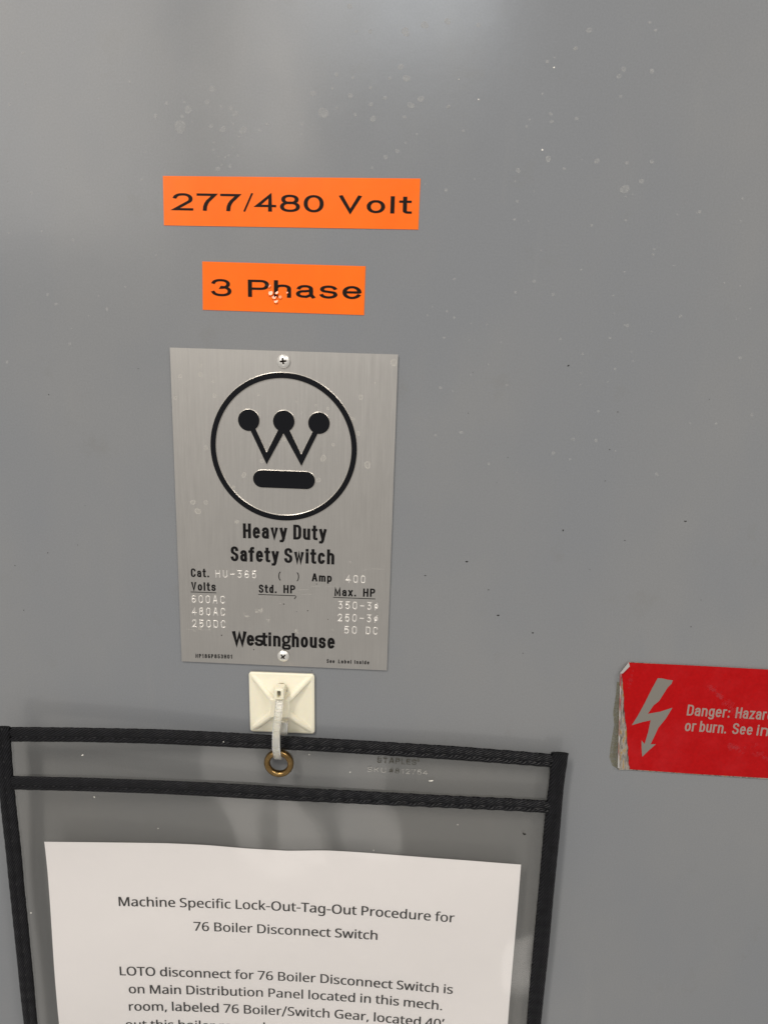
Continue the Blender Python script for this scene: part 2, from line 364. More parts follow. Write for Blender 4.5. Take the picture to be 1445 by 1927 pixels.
NOTO = json.loads(r'''{",":[295,[[46,0,46,351,248,351,248,0],[71,25,223,25,223,326,71,326]]],".":[295,[[46,0,46,351,248,351,248,0],[71,25,223,25,223,326,71,326]]],"0":[281,[[140,-5,112,-2,88,7,68,22,52,43,40,69,31,100,26,136,24,176,25,203,27,229,31,252,36,273,51,309,73,335,102,351,140,356,176,351,205,335,228,309,244,273,250,252,254,229,256,203,257,176,256,149,254,123,250,100,245,79,230,43,208,17,178,0],[140,32,174,41,196,68,204,88,209,112,212,142,213,176,213,199,211,220,209,239,206,256,196,283,182,303,164,315,140,319,116,315,97,303,84,283,74,256,71,239,69,220,68,199,67,176,68,142,71,113,77,88,84,68,106,41]]],"4":[281,[[178,0,178,80,10,80,10,116,175,353,220,353,220,118,271,118,271,80,220,80,220,0],[53,118,178,118,178,229,179,259,180,284,181,306,179,306,169,286,158,268]]],"6":[281,[[146,-5,122,-3,100,4,79,16,62,33,47,55,36,81,29,113,27,150,28,180,31,210,37,238,46,265,58,290,74,312,95,330,120,344,151,353,188,356,210,355,231,351,231,314,211,319,189,320,158,317,132,309,112,296,97,278,85,257,78,233,73,206,70,178,73,178,82,189,92,199,104,208,119,214,136,218,156,220,197,213,230,192,242,176,251,158,256,137,258,113,254,79,244,50,228,27,206,9,178,-1],[146,31,174,36,196,51,210,77,215,113,211,143,198,166,177,181,147,186,126,183,107,176,92,165,80,152,73,137,71,121,72,105,75,89,81,74,90,60,100,49,113,39,128,33]]],"7":[281,[[67,0,211,311,22,311,22,351,257,351,257,317,114,0]]],"B":[319,[[48,0,48,351,148,351,179,349,206,346,228,340,247,331,273,305,281,264,279,244,273,227,264,213,251,201,234,192,214,186,214,184,235,179,254,171,270,160,282,144,290,125,293,100,289,70,278,45,260,26,236,12,206,3,171,0],[92,37,163,37,202,42,227,56,241,76,246,103,244,121,237,136,227,148,210,157,188,163,159,165,92,165],[92,201,157,201,195,205,219,216,231,234,235,259,230,284,215,300,188,310,150,313,92,313]]],"D":[359,[[48,0,48,351,156,351,181,349,205,346,227,340,248,331,266,320,282,307,296,291,307,273,317,253,323,231,327,206,329,179,327,151,323,125,316,101,307,80,295,61,280,45,263,31,244,20,223,11,199,5,173,1,145,0],[92,38,139,38,173,40,202,47,226,58,246,73,262,93,273,117,280,145,282,177,280,210,273,238,262,262,247,280,228,294,205,305,179,311,149,313,92,313]]],"G":[358,[[198,-5,172,-4,148,1,126,7,106,17,89,29,73,43,60,60,49,79,41,101,35,124,31,149,30,175,31,202,35,227,42,250,52,271,64,290,78,306,95,321,114,333,135,343,158,350,184,354,212,356,240,354,267,350,293,344,316,335,300,297,280,304,258,311,234,315,209,317,170,313,138,300,111,279,92,251,80,216,76,175,80,136,90,101,107,73,132,51,166,38,208,33,248,36,277,42,277,146,200,146,200,185,321,185,321,13,293,5,264,0,233,-4]]],"L":[257,[[48,0,48,351,92,351,92,39,245,39,245,0]]],"M":[445,[[48,0,48,351,113,351,221,63,223,63,333,351,398,351,398,0,354,0,354,216,355,250,356,282,358,307,356,307,239,0,202,0,87,307,85,307,87,282,88,249,88,213,88,0]]],"O":[384,[[192,-5,166,-3,142,1,121,8,101,18,85,30,70,45,58,62,48,81,40,102,34,125,31,150,30,176,31,202,34,227,40,250,48,271,58,290,70,306,85,321,101,333,121,343,142,350,166,355,193,356,218,355,241,351,262,344,281,334,298,321,312,307,325,290,335,271,343,250,349,227,352,202,354,176,352,149,349,125,343,102,335,81,325,62,312,45,298,30,281,18,262,8,241,1,217,-3],[192,33,228,38,257,51,279,71,295,100,304,135,307,176,305,207,300,235,292,259,279,280,264,296,244,308,220,315,193,317,156,313,127,300,105,280,89,252,80,217,77,176,80,135,89,100,105,71,127,51,156,38]]],"P":[297,[[48,0,48,351,140,351,173,349,200,344,223,335,241,324,254,309,264,291,270,271,272,248,270,226,265,206,256,187,242,170,223,156,198,146,168,139,132,137,92,137,92,0],[92,174,127,174,158,176,183,181,202,191,216,204,224,222,226,246,221,275,205,296,177,309,137,313,92,313]]],"S":[270,[[121,-5,84,-3,51,3,25,12,25,54,45,47,69,40,96,35,123,33,147,35,167,40,182,49,194,60,200,74,202,90,201,106,195,119,185,130,170,141,148,151,120,162,92,174,70,187,52,202,40,220,32,241,29,266,33,292,44,314,61,332,83,345,110,353,141,356,169,354,194,350,217,344,238,336,224,298,205,305,185,311,163,315,140,317,120,315,104,310,91,303,82,292,76,280,74,266,76,250,82,236,91,225,106,215,125,205,151,195,179,183,203,171,222,156,236,139,244,119,247,94,243,65,231,41,213,21,188,7,157,-2]]],"T":[273,[[114,0,114,312,5,312,5,351,268,351,268,312,159,312,159,0]]],"a":[276,[[106,-5,73,0,46,14,28,38,23,73,30,108,54,134,71,143,93,150,119,155,149,157,194,159,194,174,190,202,179,220,162,230,139,233,119,231,100,227,65,213,52,245,70,254,92,261,116,266,141,268,183,262,213,247,230,219,236,179,236,0,204,0,196,37,194,37,183,24,171,14,158,5,143,0,126,-4],[115,30,146,35,171,48,188,72,193,105,193,129,154,127,113,122,86,111,72,95,67,73,71,54,81,40,96,33]]],"b":[302,[[167,-5,138,-2,116,6,98,19,85,33,82,33,73,0,42,0,42,373,85,373,85,282,84,251,83,228,85,228,98,244,116,256,138,265,167,268,190,266,211,259,229,248,245,234,258,214,268,191,273,163,275,132,272,90,262,56,245,29,223,10,197,-1],[160,31,191,37,213,57,226,89,230,132,226,176,213,207,190,226,159,232,124,226,101,208,89,177,85,133,85,131,89,88,101,57,124,37]]],"c":[236,[[147,-5,114,-1,85,9,61,28,42,54,31,88,27,130,28,153,31,174,36,193,43,209,62,236,87,254,117,265,150,268,170,267,189,264,206,259,220,254,206,218,179,226,164,229,149,230,125,228,106,219,91,205,80,186,74,161,72,131,74,102,80,77,90,58,105,44,124,35,147,32,167,34,185,37,215,48,215,9,201,3,186,-1,168,-4]]],"d":[302,[[135,-5,112,-3,91,4,72,14,56,29,44,48,34,72,29,99,27,131,29,163,34,191,44,214,57,234,73,249,91,260,112,266,136,268,163,265,185,257,203,244,217,229,220,229,218,248,217,268,217,373,260,373,260,0,225,0,219,35,217,35,203,20,186,7,163,-2],[142,31,177,37,201,54,213,82,218,123,218,131,214,174,201,206,178,226,141,232,111,225,89,205,76,172,72,130,76,88,89,57,111,37]]],"e":[277,[[154,-5,119,-1,88,10,62,29,43,56,31,89,27,130,31,170,42,204,59,231,82,251,111,264,143,268,175,264,202,253,223,236,239,212,249,183,252,149,252,123,72,123,78,84,95,55,121,38,156,32,179,33,200,37,220,42,240,50,240,12,220,5,200,-1,179,-4],[73,158,207,158,203,188,191,212,171,228,143,233,115,228,94,213,80,189]]],"f":[169,[[54,0,54,230,7,230,7,250,54,265,54,280,59,324,76,353,103,370,139,376,168,373,190,367,179,333,161,338,139,340,121,337,107,326,99,307,97,280,97,263,163,263,163,230,97,230,97,0]]],"g":[302,[[142,-118,115,-117,90,-114,68,-108,48,-101,48,-61,68,-70,91,-77,117,-81,145,-82,175,-77,198,-62,213,-39,218,-8,218,2,218,19,219,35,217,35,202,17,183,5,161,-2,136,-5,111,-3,90,4,72,15,56,31,43,51,34,74,29,101,27,131,29,161,34,188,43,211,56,231,71,247,90,259,111,266,135,268,160,266,182,258,201,246,218,228,220,228,226,263,260,263,260,-4,257,-39,248,-67,231,-89,209,-105,179,-115],[142,30,161,32,176,36,189,42,200,52,208,64,214,80,217,99,218,121,218,131,216,164,210,189,200,208,185,222,165,229,141,232,112,225,90,206,76,174,72,131,76,88,90,56,112,37]]],"h":[304,[[42,0,42,373,85,373,85,264,84,245,83,227,85,227,95,239,107,250,120,257,135,263,151,267,167,268,197,265,221,258,240,245,253,226,261,202,264,171,264,0,221,0,221,168,217,196,207,216,188,228,162,232,125,226,101,207,89,177,85,136,85,0]]],"i":[127,[[42,0,42,263,85,263,85,0],[64,307,54,309,46,314,40,322,38,334,40,347,46,355,54,360,64,362,73,360,81,355,87,347,89,334,87,322,81,314,73,309]]],"k":[262,[[42,0,42,373,84,373,84,178,84,158,83,136,84,136,93,147,105,162,116,174,200,263,250,263,144,151,258,0,206,0,114,123,84,97,84,0]]],"l":[127,[[42,0,42,373,85,373,85,0]]],"m":[459,[[42,0,42,263,77,263,83,227,85,227,95,240,106,250,119,258,133,264,148,267,163,268,191,265,214,257,232,244,244,224,246,224,262,244,282,257,306,265,331,268,370,262,397,245,414,215,419,171,419,0,377,0,377,169,373,197,364,216,347,228,323,232,290,226,268,210,256,183,252,145,252,0,209,0,209,169,206,197,196,216,179,228,155,232,132,229,113,221,100,207,92,189,87,165,85,137,85,0]]],"n":[304,[[42,0,42,263,77,263,83,227,85,227,95,240,107,250,121,258,136,264,152,267,168,268,210,262,240,245,258,215,264,171,264,0,221,0,221,168,217,196,207,216,188,228,162,232,125,226,102,207,89,177,85,137,85,0]]],"o":[297,[[148,-5,115,-1,86,11,61,31,43,58,31,92,27,132,29,163,35,190,46,213,60,233,78,248,99,259,123,266,149,268,183,264,212,252,237,233,255,206,267,172,271,132,267,92,256,58,238,31,213,11,183,-1],[149,31,173,34,193,43,207,58,218,78,224,103,226,132,224,161,218,186,207,205,192,220,173,229,148,232,114,225,90,205,76,174,72,132,74,103,80,78,90,58,105,43,125,34]]],"p":[302,[[42,-118,42,263,77,263,83,227,85,227,94,238,104,248,116,256,130,263,147,267,167,268,190,266,211,260,229,249,245,234,258,215,268,192,273,164,275,132,272,91,262,57,245,30,224,11,197,-1,167,-5,139,-2,116,7,98,19,85,33,82,33,84,12,85,-10,85,-118],[160,31,182,34,200,44,213,60,223,80,228,105,230,133,226,173,213,205,191,225,159,232,125,226,102,209,90,181,85,140,85,132,89,89,101,57,124,38]]],"r":[203,[[42,0,42,263,77,263,82,215,84,215,99,235,117,252,139,264,165,268,181,267,195,265,190,225,176,228,162,229,142,226,124,218,108,205,96,187,88,165,85,140,85,0]]],"s":[235,[[108,-5,82,-4,61,0,42,5,26,12,26,51,43,44,64,37,86,32,109,30,137,33,157,41,168,53,171,69,170,78,166,86,158,94,147,102,130,110,107,120,83,130,63,139,47,150,35,163,28,179,25,198,32,228,52,250,84,264,124,268,147,267,169,264,189,258,208,250,193,216,158,228,140,232,121,233,97,231,80,224,70,214,66,201,68,191,73,182,81,175,94,168,134,151,157,141,177,132,192,121,204,108,211,92,213,73,210,49,200,30,185,15,164,4,138,-3]]],"t":[177,[[122,-5,102,-3,84,2,68,12,56,27,48,48,45,77,45,230,8,230,8,250,46,268,63,324,88,324,88,263,165,263,165,230,88,230,88,78,91,57,100,42,113,33,130,30,150,32,167,36,167,3,147,-3]]],"u":[304,[[135,-5,106,-2,82,5,63,18,50,36,42,61,39,91,39,263,83,263,83,94,86,66,97,47,115,35,141,31,178,37,202,56,214,85,219,126,219,263,262,263,262,0,226,0,220,35,218,35,208,22,196,12,183,5,167,-1,151,-4]]],"w":[386,[[78,0,5,264,50,264,86,123,94,95,100,67,104,45,106,45,109,59,113,78,118,98,123,115,170,264,217,264,262,115,269,91,276,67,280,45,282,45,286,66,292,94,300,123,336,264,381,264,307,0,257,0,212,149,204,176,198,200,194,219,192,219,188,200,182,175,174,148,127,0]]]}''')
NOTO['.'] = [120, [[38, 0, 38, 48, 84, 48, 84, 0]]]; NOTO[','] = [120, [[20, -60, 46, 48, 92, 48, 50, -60]]]
NOTO['-'] = [165, [[18, 118, 18, 152, 147, 152, 147, 118]]]; NOTO['/'] = [190, [[4, -50, 146, 373, 186, 373, 44, -50]]]
NOTO['\u2019'] = [110, [[24, 255, 50, 373, 94, 373, 54, 255]]]; NOTO[' '] = [118, []]
def prose(acc, text, pts, cap, proj, lift, bold=0.0):
    adv = [NOTO[c][0] for c in text]; tot = sum(adv) - 50
    sx = (pts[-1][0] - pts[0][0]) / tot; sy = cap / 351.0; X = -25 * sx
    for c, a in zip(text, adv):
        loops = []
        for L in NOTO[c][1]:
            q0 = [(L[i], L[i + 1]) for i in range(0, len(L), 2)]; m_ = len(q0); q1 = []
            for i in range(m_):
                a0, b0, c0 = q0[i - 1], q0[i], q0[(i + 1) % m_]
                d0 = Vector((b0[0] - a0[0], b0[1] - a0[1])).normalized(); d1 = Vector((c0[0] - b0[0], c0[1] - b0[1])).normalized()
                q1.append((b0[0] - (d0.y + d1.y) * bold / 2, b0[1] + (d0.x + d1.x) * bold / 2))
            loops.append(q1)
        # subdivide nothing: glyphs are a few millimetres on a gently curved sheet
        groups = [loops] if c not in 'i' else [[q] for q in loops]
        for g in groups:
            if not g: continue
            tris = tessellate_polygon([[Vector((x, y, 0)) for x, y in q] for q in g])
            o = len(acc.V)
            for q in g:
                for x, y in q:
                    p = to_px(pts, X + x * sx, y * sy); acc.V.append(proj(p[0], p[1], lift))
            acc.F += [tuple(o + i for i in t) for t in tris]
        X += a * sx
def poly(acc, P, proj, lift):
    o = len(acc.V)
    for x, y in P: acc.V.append(proj(x, y, lift))
    for t in tessellate_polygon([[Vector((x, y, 0)) for x, y in P]]): acc.F.append(tuple(o + i for i in t))
def raised(acc, outline, z0, z1, inset, holes=()):
    """a raised figure: world (x, z) outline; faces with material 0 = top, 1 = bare sloping side"""
    mi = []
    tops = []
    for lp, sgn in [(outline, 1)] + [(h, -1) for h in holes]:
        n = len(lp); area = sum(lp[i][0] * lp[(i + 1) % n][1] - lp[(i + 1) % n][0] * lp[i][1] for i in range(n))
        s = (1 if area > 0 else -1) * sgn; o = len(acc.V); ins = []
        for i in range(n):
            a, b, c = lp[i - 1], lp[i], lp[(i + 1) % n]
            d0 = Vector((b[0] - a[0], b[1] - a[1])).normalized(); d1 = Vector((c[0] - b[0], c[1] - b[1])).normalized()
            nn = Vector((-(d0.y + d1.y), d0.x + d1.x)).normalized() * s
            k = inset / max(.4, math.sqrt(max(0, (1 + d0.dot(d1)) / 2)))
            ins.append((b[0] + nn.x * k, b[1] + nn.y * k))
        for p in lp: acc.V.append(Vector((p[0], -z0, p[1])))
        for p in ins: acc.V.append(Vector((p[0], -z1, p[1])))
        for i in range(n):
            j = (i + 1) % n; q = (o + i, o + j, o + n + j, o + n + i)
            acc.F.append(q if s * sgn > 0 else q[::-1]); mi.append(1)
        tops.append((o + n, ins))
    flat = [t[0] + i for t in tops for i in range(len(t[1]))]
    for t in tessellate_polygon([[Vector((x, z, 0)) for x, z in tp[1]] for tp in tops]):
        tri = tuple(flat[i] for i in t); a, b, c = (acc.V[i] for i in tri)
        if (b - a).cross(c - a).y > 0: tri = tri[::-1]
        acc.F.append(tri); mi.append(0)
    return mi
def add_raised(name, items, z0, z1, inset, parent):
    acc = Acc(); mi = []
    for k, (ol, hs) in enumerate(items): mi += raised(acc, ol, z0, z1 - k * 1e-5, inset, hs)
    o = mesh(name, acc.V, acc.F, [M['gloss_ink'], M['bright']], parent)
    for p, m_ in zip(o.data.polygons, mi): p.material_index = m_
    return o

# ------------------------------------------------------------------ the door sheet
R = random.Random(7)
def slab(V4, thick, nx=1, nz_=1, bumpf=None):
    """closed thin plate from four world corners (TL, TR, BR, BL); front is towards -y"""
    TL, TR, BR, BL = V4; V = []; F = []
    for j in range(nz_ + 1):
        for i in range(nx + 1):
            u, v = i / nx, j / nz_
            p = (TL * (1 - u) + TR * u) * (1 - v) + (BL * (1 - u) + BR * u) * v
            V.append(p + Vector((0, -(bumpf(u, v) if bumpf else 0), 0)))
    F += grid_faces(nx + 1, nz_ + 1, 0, True)
    n0 = len(V); edge = [i for i in range(nx + 1)] + [(j + 1) * (nx + 1) - 1 for j in range(1, nz_ + 1)] + \
        [nz_ * (nx + 1) + i for i in range(nx - 1, -1, -1)] + [j * (nx + 1) for j in range(nz_ - 1, 0, -1)]
    for e in edge: V.append(V[e] + Vector((0, thick, 0)))
    m = len(edge)
    for i in range(m):
        j = (i + 1) % m; F.append((edge[i], n0 + i, n0 + j, edge[j]))
    F.append(tuple(n0 + i for i in range(m)))
    return V, [f[::-1] for f in F]
def dent(u, v): return 0.0
V, F = slab([Vector((-1.2, 0, 2.5)), Vector((1.2, 0, 2.5)), Vector((1.2, 0, .4)), Vector((-1.2, 0, .4))], .002)
wall = mesh('wall', V, F, M['wall'], kind='structure')

def blob(acc, px, py, r, proj, lift, k=14, wob=.18, sy=1.0, ring=0):
    o = len(acc.V); ph = R.random() * 6; w2 = R.uniform(.3, 1) * wob
    rad = [r * (1 + w2 * math.sin(2 * math.pi * i / k * 2 + ph) + .5 * w2 * math.sin(2 * math.pi * i / k * 3 + ph * 2)) for i in range(k)]
    if ring:
        for s in (1, 1 - ring):
            for i in range(k):
                a = 2 * math.pi * i / k; acc.V.append(proj(px + rad[i] * s * math.cos(a), py + rad[i] * s * sy * math.sin(a), lift))
        for i in range(k): acc.F.append((o + i, o + (i + 1) % k, o + k + (i + 1) % k, o + k + i))
    else:
        for i in range(k):
            a = 2 * math.pi * i / k; acc.V.append(proj(px + rad[i] * math.cos(a), py + rad[i] * sy * math.sin(a), lift))
        acc.F.append(tuple(range(o, o + k)))
M['spot'] = decal('dried_water_spot', (.54, .54, .53), .36); M['spot_rim'] = decal('dried_spot_rim', (.58, .58, .56), .10)
M['speck_white'] = ink('white_paint_speck', (.85, .82, .74), .4); M['speck'] = ink('dark_grit', (.02, .018, .016), .7)
sp1 = [(1180,15,14),(880,50,10),(957,65,7),(1130,68,8),(1207,68,16),(862,115,7),(770,140,14),(945,150,12),(1040,112,8),(1040,190,10),(1108,160,9),(1275,165,15),(1228,195,15),(818,230,24),(883,207,6),(968,238,8),(1052,258,14),(1198,250,8),(298,118,15),(275,180,12),(340,200,7),(168,180,6),(187,215,18),(385,208,12),(407,235,14),(205,273,4),(148,295,28),(291,294,10),(348,307,15),(445,312,17),(395,282,7),(158,247,8),(520,312,7),(425,343,6),(306,370,7),(304,404,6),(394,394,5),(418,432,6),(383,480,8),(325,495,12),(341,473,6),(327,435,5),(360,438,5),(376,428,5),(720,282,8),(718,330,5),(553,282,8),(1256,330,5),(1203,370,6),(1164,410,9),(1110,437,10),(1047,488,6),(427,515,4),(1393,592,8),(1295,565,5),(1405,200,8),(33,245,10),(85,186,9)]
sp2 = [(763,35,11),(595,113,11),(638,90,6),(190,340,9),(1018,200,14),(1045,158,14),(1211,170,14),(567,303,7),(615,423,10),(622,468,11),(768,450,10),(473,498,9),(490,455,6),(98,522,8),(600,688,17),(694,745,9),(795,692,4),(888,700,15),(423,757,14),(165,808,5),(1065,712,11),(1211,705,12),(1150,820,14),(1052,867,26),(418,938,9),(1028,318,9),(10,380,10),(405,820,6)]
sp3 = [(658,12,5),(763,60,8),(799,47,7),(842,40,6),(697,59,4),(671,59,3),(900,47,4),(1108,57,5),(1082,91,4),(1233,57,3),(1222,42,3)]
spots = [(280 + x / 2.491, 120 + y / 2.491, r / 2.491) for x, y, r in sp1] + [(840 + x / 3.141, 80 + y / 3.141, r / 3.141) for x, y, r in sp2] + sp3
for i in range(70): spots.append((R.uniform(790, 1420), R.uniform(330, 900), R.choice([1.4, 1.8, 2.4, 3.2])))
for i in range(30): spots.append((R.uniform(10, 300), R.uniform(60, 700), R.choice([1.4, 2, 3])))
a1, a2 = Acc(), Acc()
for x, y, r in spots:
    blob(a1, x, y, r, at, .00005)
    if r > 3: blob(a2, x, y, r, at, .00008, ring=.3)
mesh('water_spot', a1.V, a1.F, M['spot'], wall, kind='stuff')
mesh('water_spot_rim', a2.V, a2.F, M['spot_rim'], wall, kind='stuff')
a1, a2 = Acc(), Acc()
for x, y, r in [(1042, 127, 1.6), (1020, 282, 1.7), (863, 149, .8), (900, 187, 1.1)]: blob(a1, x, y, r, at, .0001)
for x, y, r in [(1069, 688, 2.0), (1059, 998, 1.9), (878, 1057, 2.4), (937, 1158, 2.4), (800, 1083, 1.6), (919, 1110, 1.3), (1289, 981, 2.1), (1002, 1191, 2.0), (1175, 1017, 1.2), (1138, 905, 1.1), (985, 1573, 0)]:
    if r: blob(a2, x, y, r * .85, at, .0001, wob=.5, sy=.7)
for i in range(26): blob(a2, R.uniform(20, 1420), R.uniform(650, 1300), R.uniform(.5, .9), at, .0001)
mesh('paint_speck', a1.V, a1.F, M['speck_white'], wall, kind='stuff')
mesh('grit_speck', a2.V, a2.F, M['speck'], wall, kind='stuff')
M['residue'] = decal('olive_adhesive_residue', (.20, .185, .11), .50)

# ------------------------------------------------------------------ orange labels
def label_strip(name, corners, lab, texts, bf=None, nx=40, nz_=10):
    cs = [at(x, y, .00018) for x, y in corners]
    ctr = sum(cs, Vector()) / 4; e = empty(name, (ctr.x, 0, ctr.z), lab, 'label')
    V, F = slab(cs, .00017, nx, nz_, bf); mesh('tape', V, F, M['orange'], e, smooth_on=False)
    # film edge: the clear laminate that overhangs the printed tape by a hair
    acc = Acc()
    for (s, pts, cap, t, ax, gap) in texts: strokes(acc, s, pts, cap, t, at, .00024, gap, ax)
    o = mesh('lettering', acc.V, acc.F, M['label_ink'], e)
    return e, o, cs
M['label_ink'] = ink('label_black', (.014, .010, .008), .30)
G['2H'] = (40, [E(20, 71, 19, 29, 165, -35) + [(1, 0), (40, 0)]])
G['8H'] = (38, [E(19, 76, 16, 24, 90, 450), E(19, 27, 19, 27, 90, 450)])
G['3H'] = (38, [E(18, 75, 17, 25, 165, -85) + E(19, 27, 19, 27, 86, -165)])
G['aH'] = (36, [E(17, 52, 15, 20, 165, 5) + [(32, 14), (37, 0)], [(32, 42), (17, 38)] + E(15, 20, 15, 18, 100, 270) + [(20, 1), (32, 14)]])
G['oH'] = (38, [E(19, 36, 19, 36, 90, 450, 2.1)]); G['0H'] = (38, [E(19, 50, 19, 50, 90, 450, 2.2)])
G['eH'] = (37, [[(1, 37), (36, 37)] + E(18.5, 36, 18.5, 36, 3, 328, 2.1)])
G['sH'] = (34, [E(17, 54, 16, 18, 18, 225, 2.1) + E(17, 19, 17, 19, 45, -165, 2.1)])
G['PH'] = (42, [[(0, 0), (0, 100), (26, 100)] + E(26, 74, 16, 26, 85, -85) + [(26, 48), (0, 48)]])
G['VH'] = (48, [[(0, 100), (24, 0), (48, 100)]]); G['hH'] = (32, G['h'][1])
G['/H'] = (17, [[(0, -2), (17, 103)]])
G['7H'] = (38, [[(0, 100), (38, 100)] + E(46, 0, 32, 88, 125, 180, 2)])
G['4H'] = (40, [[(30, 0), (30, 100), (0, 30), (40, 30)]])
label_strip('voltage_label', [(307, 331), (791, 336), (787, 432), (309, 424)],
            'wide orange label reading 277/480 Volt, highest label on the grey door',
            [('{2H}{7H}{7H}', [(325.6, 395.6), (452.5, 397.6)], 32.5, 4.4, 1.7, 9), ('{/H}', [(458.5, 397.5), (476.5, 397.8)], 33.5, 2.6, 1.4, 13), ('{4H}{8H}{0H}', [(481, 397.8), (609, 399.8)], 32.5, 4.4, 1.7, 9),
             ('{VH}{oH}lt', [(638, 400), (773, 402.2)], 32.5, 4.4, 1.75, 14)])
lens = []
RB = random.Random(3)
for (px, py, r, h) in [(510, 553, 6, .00034), (521, 551, 5, .00038), (517, 560, 6, .00030), (528, 560, 4, .00026), (520, 568, 5, .00032), (507, 539, 4, .00025), (541, 551, 2.6, .00018)]:
    p = at(px, py); lens.append((p.x, p.z, r / 4750 * .72, h * 1.75))
c2 = [at(x, y, .00018) for x, y in [(381, 492), (688, 501), (685, 593), (382, 583)]]
def facet(cx, cz):      # slope of a blister face that mirrors the ceiling lamp towards the lens
    p = Vector((cx, 0, cz)); h_ = (CAM - p).normalized() + (Vector(KEY) - p).normalized()
    return h_.x / h_.y, h_.z / h_.y
lens = [(cx, cz, r, a, *[k + RB.uniform(-.05, .05) for k in facet(cx, cz)]) for cx, cz, r, a in lens]
def bub(x, z):
    h = 0
    for cx, cz, r, a, gx, gz in lens:
        dx, dz = x - cx, z - cz; d = math.hypot(dx, dz) / r
        if d < 1.5:
            w = gx * dx + gz * dz + r * .42                    # tilted flat face
            h = max(h, min(w, (1.25 - d) * r * 1.3, a * 1.5))
    return max(0, h)
def bub_uv(u, v):
    TL, TR, BR, BL = c2; p = (TL * (1 - u) + TR * u) * (1 - v) + (BL * (1 - u) + BR * u) * v
    return bub(p.x, p.z)
e2, let2, _ = label_strip('phase_label', [(381, 492), (688, 501), (685, 593), (382, 583)],
            'short orange label reading 3 Phase, with small air bubbles at the h',
            [('{3H}', [(398, 557), (436, 558)], 32.5, 4.4, 1.6, 18),
             ('{PH}{hH}{aH}{sH}{eH}', [(467, 558.6), (680, 563.2)], 32.5, 4.4, 1.75, 12)], bub_uv, 420, 120)
for v in let2.data.vertices:
    w = v.co + e2.location; v.co.y -= bub(w.x, w.z)
for p in e2.children[0].data.polygons: p.use_smooth = True

# ------------------------------------------------------------------ nameplate
G['I'] = (1, [[(0, 0), (0, 100)]])
T = .0008
cn = [at(x, y, T) for x, y in [(322, 656), (747, 669), (726, 1260), (344, 1243)]]
npc = sum(cn, Vector()) / 4
plate = empty('nameplate', (npc.x, 0, npc.z), 'brushed metal nameplate with black crowned W emblem, screwed to the grey door', 'nameplate')
V, F = slab(cn, T - .00003, 1, 1)
po = mesh('plate', V, F, [M['plate'], M['stamped']], plate)
bv = po.modifiers.new('edge', 'BEVEL'); bv.width = .00042; bv.segments = 2; bv.material = 1; bv.limit_method = 'ANGLE'
Z0, Z1 = T - .00002, T + .00045
def W(px, py): p = at(px, py, T); return (p.x, p.z)
rc = W(534.3, 838.5); e1, e2_ = W(396, 838.5), W(673, 838.5); RO = (e2_[0] - e1[0]) / 2
RI = (W(660.8, 838.5)[0] - W(408, 838.5)[0]) / 2; cxw = (e1[0] + e2_[0]) / 2
zt, zb = W(534, 700)[1], W(534, 980)[1]; rc = (cxw, (zt + zb) / 2); RZ = (zt - zb) / 2
def circ(c, r, n, rz=None): return [(c[0] + r * math.cos(2 * math.pi * i / n), c[1] + (rz or r) * math.sin(2 * math.pi * i / n)) for i in range(n)]
add_raised('emblem_ring', [(circ(rc, RO, 160, RZ), [circ(rc, RI, 160, RZ - (RO - RI))])], Z0, Z1, .00022, plate)
q = lambda x, y: W(300 + x / 3.074, 640 + y / 3.074)
dr = (q(785, 462)[0] - q(655, 462)[0]) / 2
dots = [circ(q(*p), dr, 48) for p in [(519, 463), (721, 469), (924, 480)]]
zig = [q(*p) for p in [(520, 510), (622, 725), (720, 545), (823, 734), (930, 520), (890, 518), (822, 655), (745, 495), (697, 495), (622, 644), (556, 500)]]
add_raised('emblem_crown', [(d, []) for d in dots] + [(zig, [])], Z0, Z1, .00020, plate)
bl, br = q(541, 800), q(904, 812); bt, bb = q(720, 753), q(720, 859); rr = (bt[1] - bb[1]) / 2; mz = (bt[1] + bb[1]) / 2
sl = (br[1] - bl[1]) * .0
bar = [(br[0] - rr + rr * math.cos(a), mz + rr * math.sin(a)) for a in [math.radians(-90 + 10 * i) for i in range(19)]] + \
      [(bl[0] + rr + rr * math.cos(a), mz + rr * math.sin(a)) for a in [math.radians(90 + 10 * i) for i in range(19)]]
add_raised('emblem_bar', [(bar, [])], Z0, Z1, .00020, plate)

LF = T + .00004
def N_(*items):       # one printed line of the plate = one part
    a = Acc()
    for it in items:
        if len(it) == 3: rule(a, it[0], it[1], it[2], at, LF + .00002)
        else: strokes(a, it[0], it[1], it[2], it[3] * .90, at, LF, it[4] if len(it) > 4 else 13, 1.2)
    mesh('lettering', a.V, a.F, M['ink'], plate)
N_(('Heavy', [(457.6, 1012.8), (540.5, 1014.8)], 28, 5.2), ('Duty', [(552, 1015.3), (614.5, 1017.2)], 28, 5.2))
N_(('Safety', [(434.6, 1056), (525, 1058.8)], 28, 5.2), ('Switch', [(535, 1059.2), (629, 1062.3)], 28, 5.2))
N_(('Cat.', [(359.8, 1085.8), (394, 1086.6)], 16.2, 2.9, 17))
N_(('(', [(523.4, 1091.5), (529.8, 1091.6)], 16, 1.6), (')', [(556.5, 1092.8), (562.8, 1093)], 16, 1.6))
N_(('Amp', [(586.8, 1094), (624.3, 1095.4)], 15.2, 3.0, 17))
N_(('Volts', [(360.6, 1111.2), (406.4, 1112.4)], 16, 2.9, 17), ((359.8, 1114), (406.6, 1115.7), 1.2))
